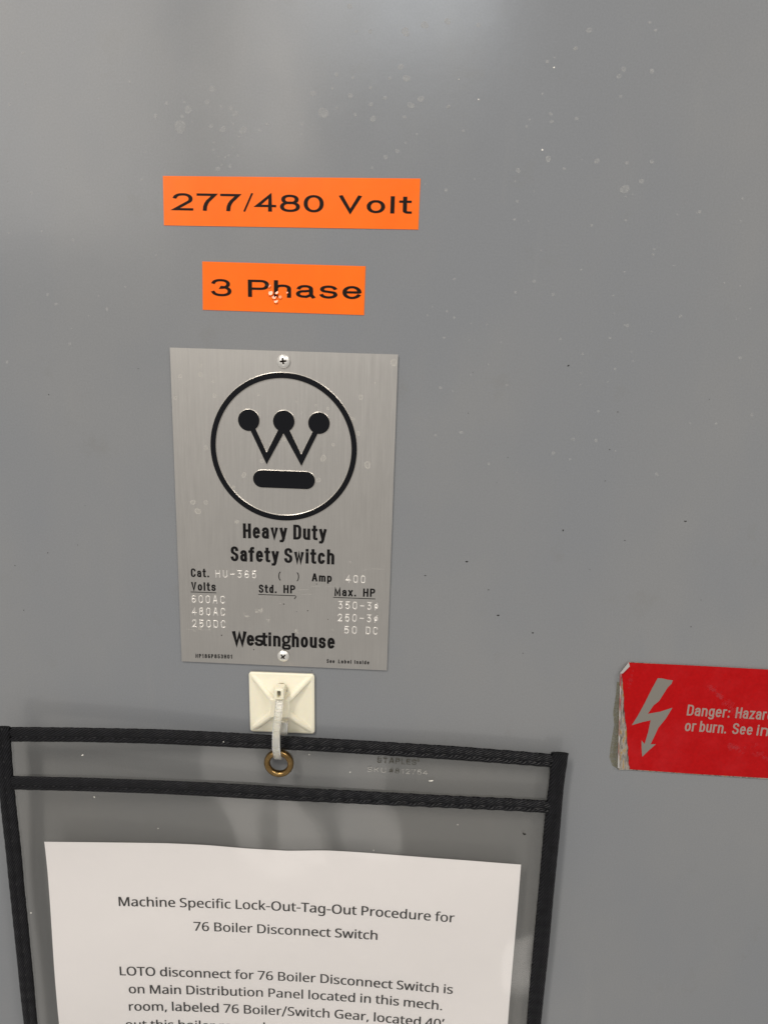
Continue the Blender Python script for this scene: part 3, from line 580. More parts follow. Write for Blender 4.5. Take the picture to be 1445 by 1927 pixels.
N_(('Std.', [(487.3, 1115.6), (520.8, 1116.3)], 15.6, 3.0, 17), ('HP', [(533.5, 1116.4), (555.7, 1117)], 15.6, 3.0, 16), ((487, 1118.8), (556, 1121.2), 1.2), ((554.4, 1126.6), (557.2, 1123), 1.6))
N_(('Max.', [(629.4, 1121.6), (670, 1122.6)], 15.6, 3.0, 17), ('HP', [(683, 1123), (705.6, 1123.4)], 15.6, 3.0, 16), ((627.6, 1124.2), (705.6, 1127.2), 1.2))
N_(('W', [(437.6, 1214.4), (464.5, 1215.1)], 26.7, 6.2), ('e', [(464.6, 1215.1), (478.8, 1215.6)], 26.7, 5.2),
   ('{LIG}', [(480, 1215.7), (503.5, 1216.3)], 26.7, 5.0, 12), ('i', [(505.4, 1216.3), (510.6, 1216.4)], 26.7, 4.8), ('n', [(514.2, 1216.6), (528.2, 1217)], 26.7, 5.0),
   ('{GG}', [(530.6, 1216.2), (547.6, 1216.7)], 27, 4.4), ('house', [(549.2, 1217.8), (629.8, 1221)], 26.7, 5.1, 12))
N_(('NP186P853H01', [(368.5, 1238.1), (437.4, 1239.6)], 7.6, 1.5, 26))
N_(('See', [(614.8, 1247.5), (629.6, 1248)], 7.0, 1.4, 22), ('Label', [(636.5, 1248.2), (661, 1249)], 7.0, 1.4, 24), ('Inside', [(667, 1249.3), (694.6, 1250.4)], 7.0, 1.4, 24))
acc = Acc(); G['3'] = G['F3']
def S_(s, p, cap=14.8, t=2.15, gap=26):
    a = Acc(); strokes(a, s, p, cap, t, at, T, gap, ridge=.00028); mesh('stamped_lettering', a.V, a.F, M['stamped'], plate)
S_('HU-365', [(406, 1087), (483, 1088.8)]); S_('400', [(650, 1096.4), (687.5, 1098.2)])
S_('600AC', [(361.2, 1134.7), (424, 1136.4)]); S_('480AC', [(361.2, 1157.6), (424.6, 1159.2)]); S_('250DC', [(361.8, 1180.6), (425.2, 1182.4)])
S_('350-3\u00f8', [(636, 1146), (712, 1148.4)]); S_('250-3\u00f8', [(635, 1169.6), (711.4, 1171.8)])
S_('50', [(647.3, 1192.8), (671.5, 1193.5)]); S_('DC', [(688, 1194), (710.6, 1194.9)])
# scuffs, drops and grit on the plate
M['scuff'] = decal('plate_scuff', (.80, .77, .70), .30); M['scuff_faint'] = decal('plate_dried_drop', (.75, .72, .66), .16)
a1, a2, a3 = Acc(), Acc(), Acc()
for x, y, r in [(120,210,11),(320,322,11),(310,240,8),(270,622,13),(195,938,15),(270,940,13),(223,990,18),(448,1050,12),(1165,330,14),(1203,722,20),(948,683,18),(905,378,8),(975,395,9),(825,422,5),(1355,130,20),(1150,540,12),(490,780,15),(95,335,10),(572,315,8),(595,700,12),(920,810,14),(1245,245,5),(1005,605,10),(722,575,11),(795,355,7),(240,150,9),(1120,455,10),(830,860,10),(430,850,9),(640,600,6),(240,200,14)]:
    px, py, pr = 300 + x / 3.074, 640 + y / 3.074, r / 3.074
    blob(a1, px, py, pr, at, T + .00003, ring=.35); blob(a2, px, py, pr * .7, at, T + .00002)
for x, y, r in [(470,670,20),(545,640,16),(570,625,18),(610,685,16),(455,650,9),(800,762,16),(1048,758,9),(1160,310,8),(165,750,16),(130,770,9),(400,45,9),(230,760,9),(360,700,6),(700,580,8)]:
    for _ in range(4): blob(a1 if R.random() < .4 else a2, 330 + (x + R.gauss(0, r * .5)) / 3.524, 970 + (y + R.gauss(0, r * .4)) / 3.524, r * R.uniform(.2, .55) / 3.524, at, T + .00002 + R.random() * 1e-5, wob=.5)
def scr(x0, y0, x1, y1, t): rule(a1, (330 + x0 / 3.524, 970 + y0 / 3.524), (330 + x1 / 3.524, 970 + y1 / 3.524), t, at, T + .00003)
for s in [(820,493,880,492,.8),(835,524,905,522,.6),(1000,470,1075,468,.5),(900,470,960,469,.6),(1240,365,1300,352,.5),(1310,352,1380,358,.5),(560,540,620,515,.4),(1300,566,1420,568,.4),(700,352,760,345,.3),(80,755,240,762,.5)]: scr(*s)
for i in range(60):
    cx, cy = R.uniform(410, 660), R.uniform(800, 940); L0 = R.uniform(4, 14)
    rule(a2, (cx, cy), (cx + L0, cy + L0 * R.uniform(-.4, -.1)), .25, at, T + .00003)
for x, y, r in [(720, 588, 4), (878, 632, 3.6), (805, 638, 2), (1012, 690, 2.6), (938, 455, 3), (308, 795, 4), (521, 890, 3.4), (640, 350, 1)]: blob(a3, 330 + x / 3.524, 970 + y / 3.524, r / 3.524, at, T + .00004)
mesh('scuff', a1.V, a1.F, M['scuff'], plate, kind='stuff'); mesh('dried_drop', a2.V, a2.F, M['scuff_faint'], plate, kind='stuff')
mesh('grit_speck', a3.V, a3.F, M['speck'], plate, kind='stuff')

def screw(px, py, rot, lab):
    c = at(px, py, T + .0008); r0, H = .00258, .00155; V = []; F = []; nr, na = 30, 96; mi = []
    for i in range(nr + 1):
        for k in range(na):
            a = 2 * math.pi * k / na; r = r0 * i / nr; x, z = r * math.cos(a), r * math.sin(a)
            f = r / r0; h = H * (1 - f ** 2.6 * .62) if f < .97 else H * .12 if f > .999 else H * .30
            xr, zr = x * math.cos(rot) + z * math.sin(rot), -x * math.sin(rot) + z * math.cos(rot)
            d = min(max(abs(xr) / .26, abs(zr) / 1.0), max(abs(xr) / 1.0, abs(zr) / .26)) / (r0 * .50)
            dep = .0012 * (1 - smooth(.80, 1.10, d)) * (1 - .35 * min(1, f / .5))
            V.append(Vector((c.x + x, -(T + h - dep), c.z + z)))
    for i in range(nr):
        for k in range(na):
            j = (k + 1) % na
            F.append((i * na + k, (i + 1) * na + k, (i + 1) * na + j, i * na + j))
    o = mesh('screw', V, F, [M['zinc'], M['dark']], plate, smooth_on=True, label=lab)
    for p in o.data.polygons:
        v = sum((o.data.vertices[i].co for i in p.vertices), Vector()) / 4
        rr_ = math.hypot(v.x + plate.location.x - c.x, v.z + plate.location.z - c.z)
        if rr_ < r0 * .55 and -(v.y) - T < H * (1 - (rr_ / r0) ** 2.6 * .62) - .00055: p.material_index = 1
screw(533.2, 680, math.radians(8), 'nickel cross-head screw above the emblem')
screw(533, 1235.5, math.radians(40), 'worn cross-head screw under the wordmark')

# ------------------------------------------------------------------ cable tie mount
mc = [at(x, y, .0012) for x, y in [(468.5, 1263.5), (592, 1268), (590.5, 1382), (472.5, 1376)]]
mcc = sum(mc, Vector()) / 4; mc_c = Vector((mcc.x, 0, mcc.z))
mount = empty('cable_tie_mount', mc_c, 'cream plastic square cable tie mount under the nameplate', 'mount')
HW, HH = (mc[1] - mc[0]).length / 2, (mc[0] - mc[3]).length / 2
ang = math.atan2(mc[1].z - mc[0].z, mc[1].x - mc[0].x); NG = 120
def mount_h(u, v):     # u, v in -1..1, metres out
    m_ = max(abs(u), abs(v))
    if m_ > .93: edge = .0016 - .0005 * ((m_ - .93) / .07) ** 2
    else: edge = .0016
    core = .0062; t = min(1, max(0, (.93 - m_) / (.93 - .20)))
    ridge = edge + (core - edge) * t
    dd = abs(abs(u) - abs(v)); w = .085 + .03 * (1 - m_)
    sag = smooth(w, w + .05, dd)
    if abs(u) > abs(v): f = edge + (core - edge) * (t ** 1.9) * .55          # side facets lie deeper
    else: f = edge + (core - edge) * (t ** 1.15) * .80
    h = ridge + (f - ridge) * sag
    if abs(u) < .29 and abs(v) < .29: h = max(h, core)
    cyl = math.hypot(u - .02, (v - .52)) ; 
    if cyl < .19: h = max(.0014, h - .0012 * (1 - smooth(.15, .19, cyl)))
    return h
V, F = [], []
def mp_(u, v, y):
    x, z = u * HW, v * HH; cr = .90
    return Vector((mc_c.x + x * math.cos(ang) - z * math.sin(ang), -y, mc_c.z + x * math.sin(ang) + z * math.cos(ang)))
def rc_clip(u, v):
    c = 1.93
    if abs(u) + abs(v) > c:
        e = (abs(u) + abs(v) - c) / 2; u -= math.copysign(e, u); v -= math.copysign(e, v)
    return u, v
for j in range(NG + 1):
    for i in range(NG + 1):
        u, v = -1 + 2 * i / NG, 1 - 2 * j / NG
        uu, vv = rc_clip(u, v); V.append(mp_(uu, vv, mount_h(u, v)))
F = grid_faces(NG + 1, NG + 1, 0, True); n0 = len(V)
edge = list(range(NG + 1)) + [(j + 1) * (NG + 1) - 1 for j in range(1, NG + 1)] + [NG * (NG + 1) + i for i in range(NG - 1, -1, -1)] + [j * (NG + 1) for j in range(NG - 1, 0, -1)]
for e_ in edge: V.append(Vector((V[e_].x, -.0007, V[e_].z)))
for i in range(len(edge)):
    j = (i + 1) % len(edge); F.append((edge[i], n0 + i, n0 + j, edge[j]))
F = [f[::-1] for f in F]
mesh('mount_body', V, F, M['cream'], mount, smooth_on=True)
V, F = slab([mp_(-.97, .97, .0007), mp_(.97, .97, .0007), mp_(.97, -.97, .0007), mp_(-.97, -.97, .0007)], .00065)
mesh('adhesive_pad', V, F, M['tape'], mount)

# ------------------------------------------------------------------ document pocket
TOPU = [(-8, 1371), (0, 1368), (60, 1368), (147, 1369), (298, 1372), (465, 1380), (540, 1385), (695, 1394), (850, 1403.5), (960, 1412), (1032, 1418), (1060, 1419.5)]
TOPL = [(-8, 1397), (25, 1396), (60, 1396), (155, 1396.5), (298, 1400), (465, 1408), (540, 1411), (695, 1420), (850, 1430), (960, 1438), (1034, 1444), (1056, 1446)]
MIDU = [(20, 1458.5), (29, 1459), (155, 1462), (298, 1467), (465, 1475), (540, 1480), (695, 1488), (850, 1496), (960, 1501), (1028, 1505), (1045, 1506)]
MIDL = [(20, 1484.5), (29, 1485), (155, 1488), (298, 1493), (465, 1502), (540, 1506), (695, 1513), (850, 1520), (960, 1525), (1026, 1529), (1045, 1530)]
LFO = [(-10, 1366), (-3, 1460), (2, 1505), (8, 1560), (17, 1646), (25, 1722), (35, 1817), (47, 1927)]
LFI = [(22, 1366), (28, 1460), (32, 1505), (38, 1560), (48, 1667), (58, 1764), (66, 1846), (73, 1927)]
RTO = [(1069, 1416), (1061, 1470), (1057, 1510), (1053, 1560), (1046, 1630), (1039.6, 1696), (1031, 1793), (1017, 1927)]
RTI = [(1036, 1414), (1032, 1470), (1027, 1510), (1022, 1560), (1016, 1630), (1010, 1696), (1001, 1793), (990, 1927)]
def resample(P, n):
    d = [0]
    for a, b in zip(P, P[1:]): d.append(d[-1] + (Vector(b) - Vector(a)).length)
    out = []; j = 0
    for i in range(n):
        s = d[-1] * i / (n - 1)
        while j < len(P) - 2 and d[j + 1] < s: j += 1
        t = (s - d[j]) / (d[j + 1] - d[j]); 
        p0 = Vector(P[max(j - 1, 0)]); p1 = Vector(P[j]); p2 = Vector(P[j + 1]); p3 = Vector(P[min(j + 2, len(P) - 1)])
        out.append(p1.lerp(p2, t) * .6 + .4 * (.5 * ((2 * p1) + (p2 - p0) * t + (2 * p0 - 5 * p1 + 4 * p2 - p3) * t * t + (3 * p1 - p0 - 3 * p2 + p3) * t ** 3)))
    return out
def wpts(P, ext=None):
    Q = [on(x, y) for x, y in P]; Q = [(p.x, p.z) for p in Q]
    if ext is not None:
        a, b = Vector(Q[-3]), Vector(Q[-1]); d = (b - a).normalized(); k = (ext - b.y) / d.y
        for i in range(1, 9): Q.append(tuple(b + d * k * i / 8))
    return Q
ZB = ZT - .335
lo, li, ro, ri = wpts(LFO, ZB), wpts(LFI, ZB), wpts(RTO, ZB), wpts(RTI, ZB)
tu, tl, mu, ml = wpts(TOPU), wpts(TOPL), wpts(MIDU), wpts(MIDL)
pocket = empty('document_pocket', on(525, 1436) * 1.0, 'clear vinyl pocket with black stitched edging hanging from the cable tie', 'document pocket')

def band(name, A, B, n, seed, pucker0, pucker1, lift=0.0, groove=.62, half=.00095, label=None):
    """folded tape between two edge curves; it wraps the sheet on both sides"""
    A, B = resample(A, n), resample(B, n); NV = 18; V, UVs, F = [], [], []; s = 0; Rr = random.Random(seed)
    ph = [Rr.uniform(0, 6) for _ in range(6)]; st_pts = []
    for i in range(n):
        a, b = A[i], B[i]
        if i: s += (a - A[i - 1]).length
        w = (b - a).length; f = i / (n - 1); pk = pucker0 + (pucker1 - pucker0) * smooth(.25, .75, f)
        q = s * 1000
        pz = math.sin(q / 7.2 * 6.283 + 1.3 * math.sin(q * .13 + ph[0]) + ph[1]); pq = abs(pz) ** .6 * math.copysign(1, pz)
        wob = .00004 * math.sin(q * .9 + ph[2]) + .00003 * math.sin(q * 2.3 + ph[3])
        for k in range(NV):
            # k 0..11 front, 12..17 back
            if k < 12: t = k / 11; side = 1
            else: t = 1 - (k - 11) / 7; side = -1
            prof = (1 - abs(2 * t - 1) ** 3.2) ** .55
            g = math.exp(-((t - groove) / .055) ** 2)
            h = half * prof * (1 if side > 0 else .75) - (g * half * .55 if side > 0 else 0)
            if side > 0: h += pk * .00030 * pq * prof * (.4 + .6 * (1 - g)) + .00005 * pk * math.sin(q * 5.1 + ph[4])
            e0 = wob + pk * .00005 * pq
            p = a.lerp(b, t + (e0 / w) * (2 * t - 1))
            V.append(sheet(p.x, p.y, lift + side * h)); UVs.append((q, t * w * 1000 * side))
        p = a.lerp(b, groove); st_pts.append((p, s))
    for i in range(n - 1):
        for k in range(NV):
            k2 = (k + 1) % NV; F.append((i * NV + k, i * NV + k2, (i + 1) * NV + k2, (i + 1) * NV + k))
    F.append(tuple(range(NV))); F.append(tuple(range((n - 1) * NV, n * NV))[::-1])
    o = mesh(name, V, F, M['twill'], pocket, smooth_on=True, uv=UVs, label=label)
    # stitches: short rounded dashes lying in the groove
    V, F = [], []; pitch, ln = .0026, .0017; nxt = .001
    for i in range(1, n):
        (p0, s0), (p1, s1) = st_pts[i - 1], st_pts[i]
        while s0 <= nxt < s1 and s1 > s0:
            t = (nxt - s0) / (s1 - s0); c = p0.lerp(p1, t); d = (p1 - p0).normalized(); nn = Vector((-d.y, d.x)); k0 = len(V)
            for (al, ac, h) in [(-1, 0, .25), (-.6, -1, .42), (-.6, 1, .42), (.6, -1, .42), (.6, 1, .42), (1, 0, .25), (-.5, 0, .62), (.5, 0, .62)]:
                p = c + d * al * ln / 2 + nn * ac * .00017; V.append(sheet(p.x, p.y, lift + half * (.36 + h * .40)))
            for f in [(0, 1, 6), (0, 6, 2), (1, 3, 7, 6), (2, 6, 7, 4), (3, 5, 7), (4, 7, 5)]: F.append(tuple(k0 + x for x in f))
            nxt += pitch
    mesh('stitching', V, F, M['thread'], o, kind='stuff')
    return o
band('top_binding', tu, tl, 420, 1, .25, 1.0)
band('opening_binding', mu, ml, 420, 2, .3, 1.25, .0004)
band('side_binding', lo, li, 420, 3, .35, .35, .0006, .52)
band('side_binding', ri, ro, 420, 4, .30, .45, .0006, .50)
bo = [(lo[-1][0] + (ro[-1][0] - lo[-1][0]) * i / 8, ZB) for i in range(9)]
band('bottom_binding', [(x, z + .007) for x, z in bo], bo, 200, 5, .3, .5, .0003)

def interp(P, key, val):
    """P sorted along component key; returns the other component"""
    o = 1 - key; pts = sorted(P, key=lambda p: p[key])
    if val <= pts[0][key]: return pts[0][o]
    for a, b in zip(pts, pts[1:]):
        if val <= b[key]: return a[o] + (b[o] - a[o]) * (val - a[key]) / max(1e-9, b[key] - a[key])
    return pts[-1][o]
def vinyl_sheet(name, top, lift, hole=None):
    NX, NZ = 150, 150; V, F = [], []
    for j in range(NZ + 1):
        t = (j / NZ)
        for i in range(NX + 1):
            s = i / NX
            x0 = lo[0][0] + .002 + (ro[0][0] - lo[0][0] - .004) * s
            zt_ = interp(top, 0, x0) - .001; z = zt_ + (ZB + .003 - zt_) * t
            xl, xr = interp(lo, 1, z) + .002, interp(ro, 1, z) - .002
            x = xl + (xr - xl) * s
            V.append(sheet(x, z, lift + .00012 * noise.noise(Vector((x * 40, z * 40, lift * 3000)))))
    F = grid_faces(NX + 1, NZ + 1, 0, False)
    if hole:
        F = [f for f in F if all((V[i] - hole[0]).length > hole[1] for i in f)]
    return mesh(name, V, F, M['vinyl_front'] if name == 'front_sheet' else M['vinyl'], pocket, smooth_on=True)
EY = on(525, 1436)
vinyl_sheet('back_sheet', tu, -.0004, (EY, .0042))
vinyl_sheet('front_sheet', mu, .0005)

def torus(c, R0, r0, name, mat, parent, n=72, m=20, flat=1.0, zs=1.0, label=None):
    V, F = [], []
    for i in range(n):
        a = 2 * math.pi * i / n
        for k in range(m):
            b = 2 * math.pi * k / m; rr_ = R0 + r0 * math.cos(b)
            V.append(Vector((c.x + rr_ * math.cos(a), c.y - r0 * flat * math.sin(b), c.z + rr_ * math.sin(a) * zs)))
    for i in range(n):
        for k in range(m):
            F.append((i * m + k, ((i + 1) % n) * m + k, ((i + 1) % n) * m + (k + 1) % m, i * m + (k + 1) % m))
    return mesh(name, V, F, mat, parent, smooth_on=True, label=label)
def brass():
    m, n, l, b = new_mat('aged_brass'); c = coords(n)
    f = ramp(n, l, nz(n, l, c, 320, 4, .6), [(.35, 0), (.7, 1)])
    l.new(mixc(n, l, f, (.22, .135, .05), (.36, .235, .10)), b.inputs['Base Color']); setp(b, metal=1.0, rough=.27)
    bump(n, l, b, nz(n, l, c, 900, 2, .5), .15, .0003); return m
M['brass'] = brass()
torus(EY, .0052, .00136, 'eyelet', M['brass'], pocket, flat=1.15)

# embossed maker's marks in the vinyl, with glints painted as pale colour
m, n, l, b = new_mat('embossed_vinyl'); out = n['Material Output']
tr = n.new('ShaderNodeBsdfTransparent'); mx = n.new('ShaderNodeMixShader'); cc = coords(n)
l.new(ramp(n, l, nz(n, l, cc, 420, 2, .5), [(.34, .4), (.58, 1)]), mx.inputs[0])
setp(b, base=(.045, .040, .026, 1), rough=.45, spec=.2); l.new(tr.outputs[0], mx.inputs[1]); l.new(b.outputs[0], mx.inputs[2]); l.new(mx.outputs[0], out.inputs[0]); M['emb'] = m
m, n, l, b = new_mat('embossed_vinyl_painted_glint'); out = n['Material Output']
tr = n.new('ShaderNodeBsdfTransparent'); mx = n.new('ShaderNodeMixShader'); cc = coords(n)
l.new(ramp(n, l, nz(n, l, cc, 500, 2, .5), [(.34, .25), (.56, 1)]), mx.inputs[0])
setp(b, base=(.50, .48, .44, 1), rough=.16, spec=1.0); l.new(tr.outputs[0], mx.inputs[1]); l.new(b.outputs[0], mx.inputs[2]); l.new(mx.outputs[0], out.inputs[0]); M['emb2'] = m
acc = Acc(); strokes(acc, 'STAPLES', [(709.5, 1435.3), (783, 1439.8)], 10.2, 1.5, on, .00008, 14)
blob(acc, 787, 1431, 2.2, on, .00008, ring=.4)
strokes(acc, '#8', [(731.5, 1454.6), (751, 1455.6)], 9.2, 1.2, on, .00008, 18)
mesh('embossed_lettering', acc.V, acc.F, M['emb'], pocket)
acc = Acc(); strokes(acc, 'SKU', [(691, 1452.6), (726, 1454.3)], 9.2, 1.1, on, .00008, 18, ridge=.00012)
strokes(acc, '12754', [(755, 1456), (804, 1458.6)], 9.2, 1.1, on, .00008, 18, ridge=.00012)
mesh('embossed_lettering', acc.V, acc.F, M['emb2'], pocket)
# dust specks on the vinyl
a1 = Acc()
for x, y, r, s_ in [(811, 1469.4, 5, .4), (156, 1421, 2.4, .8), (178, 1500, 2, .8), (659, 1453, 1.8, .6), (298, 1559, 1.4, .8), (703, 1600, 1.4, .8), (861, 1552, 1.2, 1), (421, 1396, 1.3, 1), (582, 1420, 1.2, 1), (59, 1718, 1.8, 1)]:
    blob(a1, x, y, r * .7, on, .0008, wob=.4, sy=s_)
mesh('dust_speck', a1.V, a1.F, M['speck_white'], pocket, kind='stuff')
a1 = Acc(); blob(a1, 986, 1569.6, 2.2, on, .0008, wob=.5, sy=1.2); mesh('dust_speck', a1.V, a1.F, M['speck'], pocket, kind='stuff')

# ------------------------------------------------------------------ printed sheet
def paper_mat():
    m, n, l, b = new_mat('office_paper'); c = coords(n)
    l.new(mixc(n, l, nz(n, l, c, 35, 4, .6), (.91, .872, .862), (.95, .915, .90)), b.inputs['Base Color']); setp(b, rough=.75, spec=.3)
    bump(n, l, b, nz(n, l, c, 30, 4, .6), .35, .0012); return m
M['paper'] = paper_mat()
PT = wpts([(84, 1584), (180, 1585), (310, 1586.5), (388, 1590), (465, 1596.5), (540, 1601), (617, 1600.5), (695, 1605), (780, 1611.5), (880, 1619), (980, 1627)])
pL = wpts([(84, 1584), (94, 1693), (104, 1808), (112, 1927)]); pR = wpts([(980, 1627), (964, 1818), (955, 1927)])
tops = resample(PT, 91); V = []; UVs = []
kL = (Vector(pL[-1]) - Vector(pL[0])); kR = (Vector(pR[-1]) - Vector(pR[0])); kL /= -kL.y; kR /= -kR.y
for j in range(101):
    dn = .274 * j / 100
    for i, p in enumerate(tops):
        s = i / 90; d = kL * (1 - s) + kR * s
        z = p.y - dn; x = p.x + d.x * dn
        V.append(sheet(x, z, .00005 + .00006 * math.sin(x * 60 + z * 30)))
sheet_e = empty('printed_sheet', (V[45].x, V[45].y, V[45].z), 'white printed lock-out procedure page inside the clear pocket', 'paper')
mesh('page', V, grid_faces(91, 101, 0, False), M['paper'], sheet_e, smooth_on=True)
def onp(px, py, lift): return on(px, py, lift)
PL = .00016; M['toner'] = ink('toner', (.028, .026, .025), .55)
def P_(*a):
    q = Acc(); prose(q, *a)
    b_ = list(a); b_[1] = [(x + .75, y) for x, y in a[1]]; b_[4] = a[4] + 1.5e-5; prose(q, *b_)
    mesh('lettering', q.V, q.F, M['toner'], sheet_e)
P_('Machine Specific Lock-Out-Tag-Out Procedure for', [(223, 1705), (346, 1707.3), (446, 1710.3), (560, 1715.5), (678, 1722.3), (853, 1736)], 17.2, onp, PL)
P_('76 Boiler Disconnect Switch', [(365, 1751.4), (404, 1752.6), (486, 1756), (633, 1764), (710, 1768.8)], 16.6, onp, PL)
P_('LOTO disconnect for 76 Boiler Disconnect Switch is', [(225, 1835.4), (302, 1837), (486, 1843.4), (603.5, 1849.5), (745.5, 1861.5), (850.5, 1870.5)], 16.4, onp, PL)
P_('on Main Distribution Panel located in this mech.', [(243, 1869.2), (374, 1871.6), (509, 1876.4), (580, 1880), (709, 1888.6), (831, 1901.2)], 16.2, onp, PL)
P_('room, labeled 76 Boiler/Switch Gear, located 40\u2019', [(242.5, 1902), (325, 1902.4), (424, 1905.8), (542, 1911.2), (630, 1916), (702, 1922), (834, 1935)], 16.2, onp, PL)
P_('out this boiler room d', [(237, 1936), (338, 1936.6), (499, 1941.5)], 16.2, onp, PL)

# ------------------------------------------------------------------ cable tie
tie = empty('cable_tie', on(523, 1400, .004), 'translucent white cable tie looped from the mount through the brass eyelet', 'cable tie')
PXM = 4750.0
front = [((526.5, 1312), .0078), ((526, 1320), .0085), ((525, 1333), .0100), ((523.5, 1347), .0112), ((521.5, 1362), .0116), ((520.3, 1378), .0116), ((519.8, 1394), .0112), ((520, 1408), .0103), ((521.2, 1418), .0090), ((522.5, 1425), .0068), ((524, 1427), .0044)]
back = [((526, 1424), .0028), ((529, 1410), .0022), ((532, 1392), .0024), ((534, 1376), .0040), ((535, 1358), .0058)]
ctr = [at(x, y, d) for (x, y), d in front + back]
def cat(P, n):
    out = []
    for i in range(len(P) - 1):
        p0, p1, p2, p3 = P[max(i - 1, 0)], P[i], P[i + 1], P[min(i + 2, len(P) - 1)]
        for k in range(n):
            t = k / n; out.append(.5 * ((2 * p1) + (p2 - p0) * t + (2 * p0 - 5 * p1 + 4 * p2 - p3) * t * t + (3 * p1 - p0 - 3 * p2 + p3) * t ** 3))
    out.append(P[-1]); return out
pts = cat(ctr, 14); V, F = [], []; hw, th = .00176, .00055; s = 0
for i, p in enumerate(pts):
    if i: s += (p - pts[i - 1]).length
    tg = (pts[min(i + 1, len(pts) - 1)] - pts[max(i - 1, 0)]).normalized(); sx = Vector((1, 0, 0)); sx = (sx - tg * sx.dot(tg)).normalized()
    nn = tg.cross(sx).normalized()
    if i and nn.dot(pn) < 0: nn = -nn
    if i == 0 and nn.y > 0: nn = -nn
    pn = nn
    rib = .00013 * (1 if (s * 1000 / .62) % 1 < .5 else -1)
    for (a, b_) in [(-1, -.4), (-.93, .7), (-.72, 1.0), (-.68, .55), (0, .55), (.68, .55), (.72, 1.0), (.93, .7), (1, -.4), (.9, -1), (-.9, -1)]:
        h = b_ * th + (rib if abs(a) < .7 and b_ == .55 else 0)
        V.append(p + sx * a * hw + nn * h)
NS = 11
for i in range(len(pts) - 1):
    for k in range(NS):
        k2 = (k + 1) % NS; F.append((i * NS + k, i * NS + k2, (i + 1) * NS + k2, (i + 1) * NS + k))
F.append(tuple(range(NS))); F.append(tuple(range((len(pts) - 1) * NS, len(pts) * NS))[::-1])
mesh('strap', V, F, M['tie'], tie, smooth_on=False)
# head: a rounded box with the slot and its pawl
hc = at(527, 1302, .0073)
def rbox(c, sx, sy, sz, r, name, mat, parent, hole=None, taper=0):
    V, F = [], []; n = 24
    prof = []
    for i in range(n):
        a = 2 * math.pi * i / n; ca, sa = math.cos(a), math.sin(a); k = 2 / 5.0
        prof.append((math.copysign(abs(ca) ** k, ca), math.copysign(abs(sa) ** k, sa)))
    lay = [(1.0, 1.0), (.25, 1.0), (-.75, 1.0), (-.95, .93), (-1, .82)]
    for y, s_ in lay:
        for x, z in prof: V.append(Vector((c.x + x * sx * s_, c.y + y * sy, c.z + z * sz * s_)))
    for j in range(len(lay) - 1):
        for i in range(n):
            i2 = (i + 1) % n; F.append((j * n + i, j * n + i2, (j + 1) * n + i2, (j + 1) * n + i))
    b0 = (len(lay) - 1) * n
    if hole:
        hx, hz, dp = hole; o = len(V)
        for d_ in (0, dp):
            for x, z in prof: V.append(Vector((c.x + x * hx, c.y - sy + d_, c.z + z * hz)))
        for i in range(n):
            i2 = (i + 1) % n; F.append((b0 + i, b0 + i2, o + i2, o + i)); F.append((o + i, o + i2, o + n + i2, o + n + i))
        F.append(tuple(o + n + i for i in range(n)))
    else: F.append(tuple(b0 + i for i in range(n)))
    return mesh(name, V, F, mat, parent)
hd = rbox(hc, .00215, .0024, .0025, .0005, 'head', M['cream'], tie, (.00085, .00165, .0016))
M['pawl'] = ink('steel_pawl', (.10, .10, .11), .35)
V, F = [], []
for i in range(6):
    z = hc.z + .0012 - i * .00042; y = hc.y - .0013
    k = len(V)
    for dx, dy, dz in [(-1, 0, 0), (1, 0, 0), (1, .0003, -.00036), (-1, .0003, -.00036)]: V.append(Vector((hc.x + dx * .00070, y + dy, z + dz)))
    F.append((k, k + 1, k + 2, k + 3))
mesh('pawl', V, F, M['pawl'], hd)

# ------------------------------------------------------------------ danger label
DC = at(1300, 1350)
dang = empty('danger_label', (DC.x, 0, DC.z), 'red danger label with grey lightning arrow and a torn, peeling left edge', 'label')
def red_mat():
    m, n, l, b = new_mat('red_foil'); c = coords(n)
    f = ramp(n, l, nz(n, l, c, 40, 6, .7), [(.48, 0), (.72, 1)])
    g = ramp(n, l, nz(n, l, c, 800, 2, .6), [(.3, 0), (.7, 1)])
    col = mixc(n, l, g, (.40, .0008, .002), (.46, .0015, .003)); k = n.new('ShaderNodeMath'); k.operation = 'MULTIPLY'; k.inputs[1].default_value = .16
    l.new(f, k.inputs[0]); col = mixc(n, l, k.outputs[0], col, (.62, .05, .06))
    l.new(col, b.inputs['Base Color']); setp(b, rough=.45, spec=.16)
    bump(n, l, b, nz(n, l, c, 70, 3, .5), .2, .0008); return m
def torn_mat():
    m, n, l, b = new_mat('torn_foil_and_glue'); c = coords(n)
    f = nz(n, l, c, 260, 5, .75, (2.2, 1, .5))
    r = n.new('ShaderNodeValToRGB'); e = r.color_ramp.elements
    for _ in range(3): e.new(.5)
    for i, (p, cc_) in enumerate([(.34, (.03, .025, .02)), (.45, (.24, .21, .18)), (.53, (.42, .39, .35)), (.60, (.46, .27, .07)), (.72, (.22, .20, .18))]):
        e[i].position = p; e[i].color = (*cc_, 1)
    l.new(f, r.inputs[0]); l.new(r.outputs[0], b.inputs['Base Color']); setp(b, rough=.4, metal=.35)
    bump(n, l, b, f, .9, .0006); return m
M['red'] = red_mat(); M['torn'] = torn_mat(); M['grey_text'] = ink('worn_grey_print', (.34, .245, .215), .45, .3); M['red_scuff'] = decal('red_scuff', (.60, .10, .12), .09); M['grey_print'] = ink('grey_foil_print', (.215, .20, .175), .40, .3)
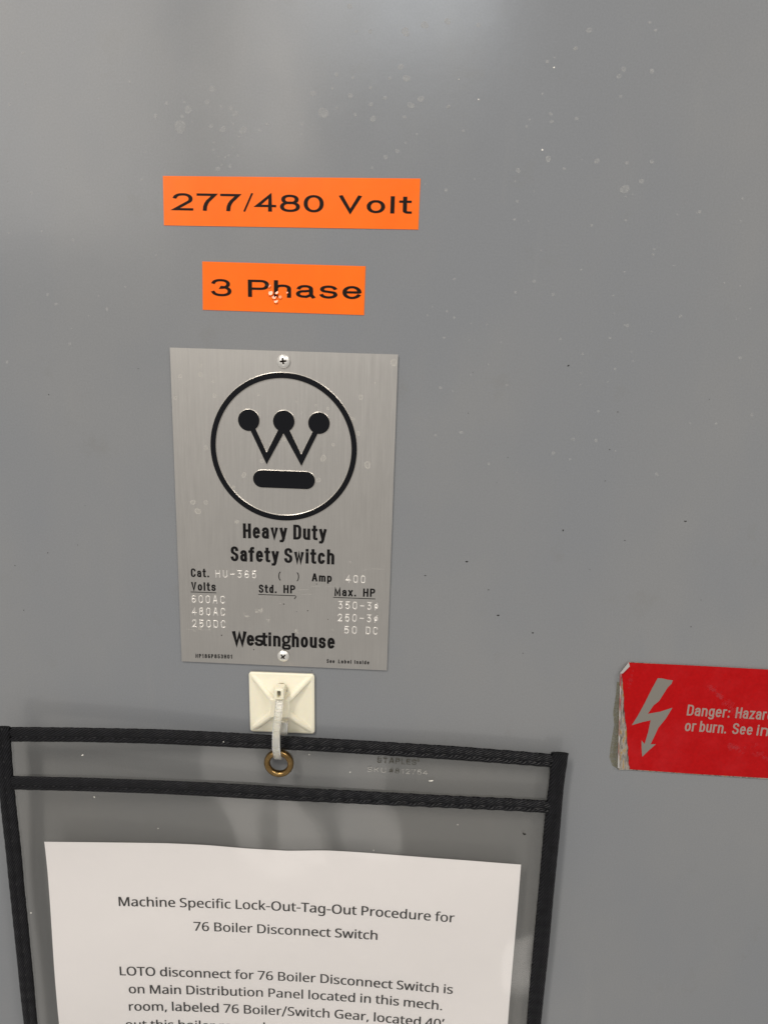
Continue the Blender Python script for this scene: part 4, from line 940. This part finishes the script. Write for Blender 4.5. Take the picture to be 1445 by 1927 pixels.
def outline_slab(name, P, lift, thick, mat, parent, liftf=None, label=None):
    V, F = [], []; n = len(P)
    for x, y in P: V.append(at(x, y, lift + (liftf(x, y) if liftf else 0)))
    for t in tessellate_polygon([[Vector((x, -y, 0)) for x, y in P]]): F.append(tuple(t))
    o = len(V)
    for i in range(n): V.append(V[i] + Vector((0, thick, 0)))
    for i in range(n): j = (i + 1) % n; F.append((i, j, n + j, n + i))
    return mesh(name, V, F, mat, parent, label=label)
# curled-up metal backing seen along the torn edge
outline_slab('backing', [(1183, 1246.5), (1166.5, 1266), (1164.3, 1330), (1162.5, 1400), (1161, 1446.5), (1163, 1448.6), (1184, 1449), (1600, 1477), (1600, 1269.5)], .0005, .00045, M['torn'], dang)
# the red printed face, left edge ragged
face = [(1182, 1247), (1300, 1252.5), (1445, 1260.3), (1600, 1269), (1600, 1476), (1445, 1464.5), (1300, 1456), (1184, 1447.6)]
rag = []
for i in range(20):
    t = 1 - i / 19; y = 1267 + (1446 - 1267) * t
    base = 1169.5 + (1184 - 1169.5) * ((y - 1267) / 180) ** 1.0; rag.append((base + R.uniform(-1.2, 1.3), y))
face += rag + [(1171, 1266)]
fo = outline_slab('face', face, .00078, .00022, M['red'], dang)
acc = Acc(); K = 4.446
bolt = [(1120 + x / K, 1220 + y / K) for x, y in [(520, 250), (560, 252), (600, 262), (646, 268), (634, 298), (605, 325), (570, 380), (532, 440), (485, 478), (437, 548), (540, 530), (643, 497), (590, 585), (525, 665), (500, 720), (460, 803), (505, 802), (450, 850), (390, 908), (385, 840), (384, 770), (410, 800), (440, 700), (460, 602), (400, 615), (303, 643), (350, 570), (410, 460), (470, 340)]]
poly(acc, bolt, at, .00082); mesh('lightning_arrow', acc.V, acc.F, M['grey_print'], dang)
acc = Acc()
strokes(acc, 'Danger:', [(1291, 1346.3), (1371.5, 1350.8)], 20.4, 2.9, at, .00082, 10, 1.15)
strokes(acc, 'Hazardous', [(1382, 1351.2), (1490, 1358)], 20.4, 2.9, at, .00082, 10, 1.15)
mesh('lettering', acc.V, acc.F, M['grey_text'], dang); acc = Acc()
strokes(acc, 'or', [(1286.9, 1375.6), (1307.5, 1376.8)], 20.4, 2.9, at, .00082, 10, 1.15)
strokes(acc, 'burn.', [(1314.5, 1377), (1365, 1380.5)], 20.4, 2.9, at, .00082, 10, 1.15)
strokes(acc, 'See', [(1376, 1381), (1413.8, 1383.4)], 20.4, 2.9, at, .00082, 10, 1.15)
strokes(acc, 'in', [(1422, 1384), (1443, 1385.4)], 20.4, 2.9, at, .00082, 10, 1.15)
mesh('lettering', acc.V, acc.F, M['grey_text'], dang)
a1 = Acc()
for (x0, y0, x1, y1, n_, w_) in [(1336, 1292, 1372, 1328, 26, 6), (1372, 1328, 1400, 1350, 16, 8), (1365, 1402, 1395, 1412, 16, 7), (1415, 1400, 1445, 1440, 12, 10), (1190, 1262, 1182, 1300, 6, 1)]:
    for k in range(n_):
        t = R.random(); blob(a1, x0 + (x1 - x0) * t + R.gauss(0, w_ * .5), y0 + (y1 - y0) * t + R.gauss(0, w_ * .4), R.uniform(1.5, 5.5), at, .00085 + k * 2e-6, k=14, wob=.3, sy=.8)
mesh('scuff', a1.V, a1.F, M['red_scuff'], dang, kind='stuff')
a1 = Acc(); left = [(1160.3, 1283), (1158, 1310), (1153, 1340), (1155, 1365), (1149, 1400), (1146, 1425), (1151, 1440), (1160, 1446)]
poly(a1, left + [(1163, 1446), (1165, 1360), (1167, 1283)], at, .00006)
mesh('adhesive_residue', a1.V, a1.F, M['residue'], dang)
# folded corner flap
a1 = Acc(); V = [at(1182.5, 1246.5, .0012), at(1184.5, 1254, .0012), at(1171, 1267.5, .0018), at(1166, 1267.5, .0024)]
F = [(0, 1, 2, 3)]; V += [v + Vector((0, .0003, 0)) for v in V]; F += [(7, 6, 5, 4), (0, 4, 5, 1), (1, 5, 6, 2), (2, 6, 7, 3), (3, 7, 4, 0)]
mesh('folded_corner', V, F, M['bright'], dang)
V = []; F = []
for i in range(26):
    y = 1268 + i * 7.1; V += [at(1166.4 - i * .19, y, .0018 + .0003 * math.sin(i)), at(1168.5 - i * .16 + R.uniform(-.5, .9), y, .0011), at(1165.6 - i * .19, y, .0004)]
for i in range(25):
    F += [(i * 3, i * 3 + 1, i * 3 + 4, i * 3 + 3), (i * 3, i * 3 + 3, i * 3 + 5, i * 3 + 2)]
mesh('curled_edge', V, F, M['bright'], dang)
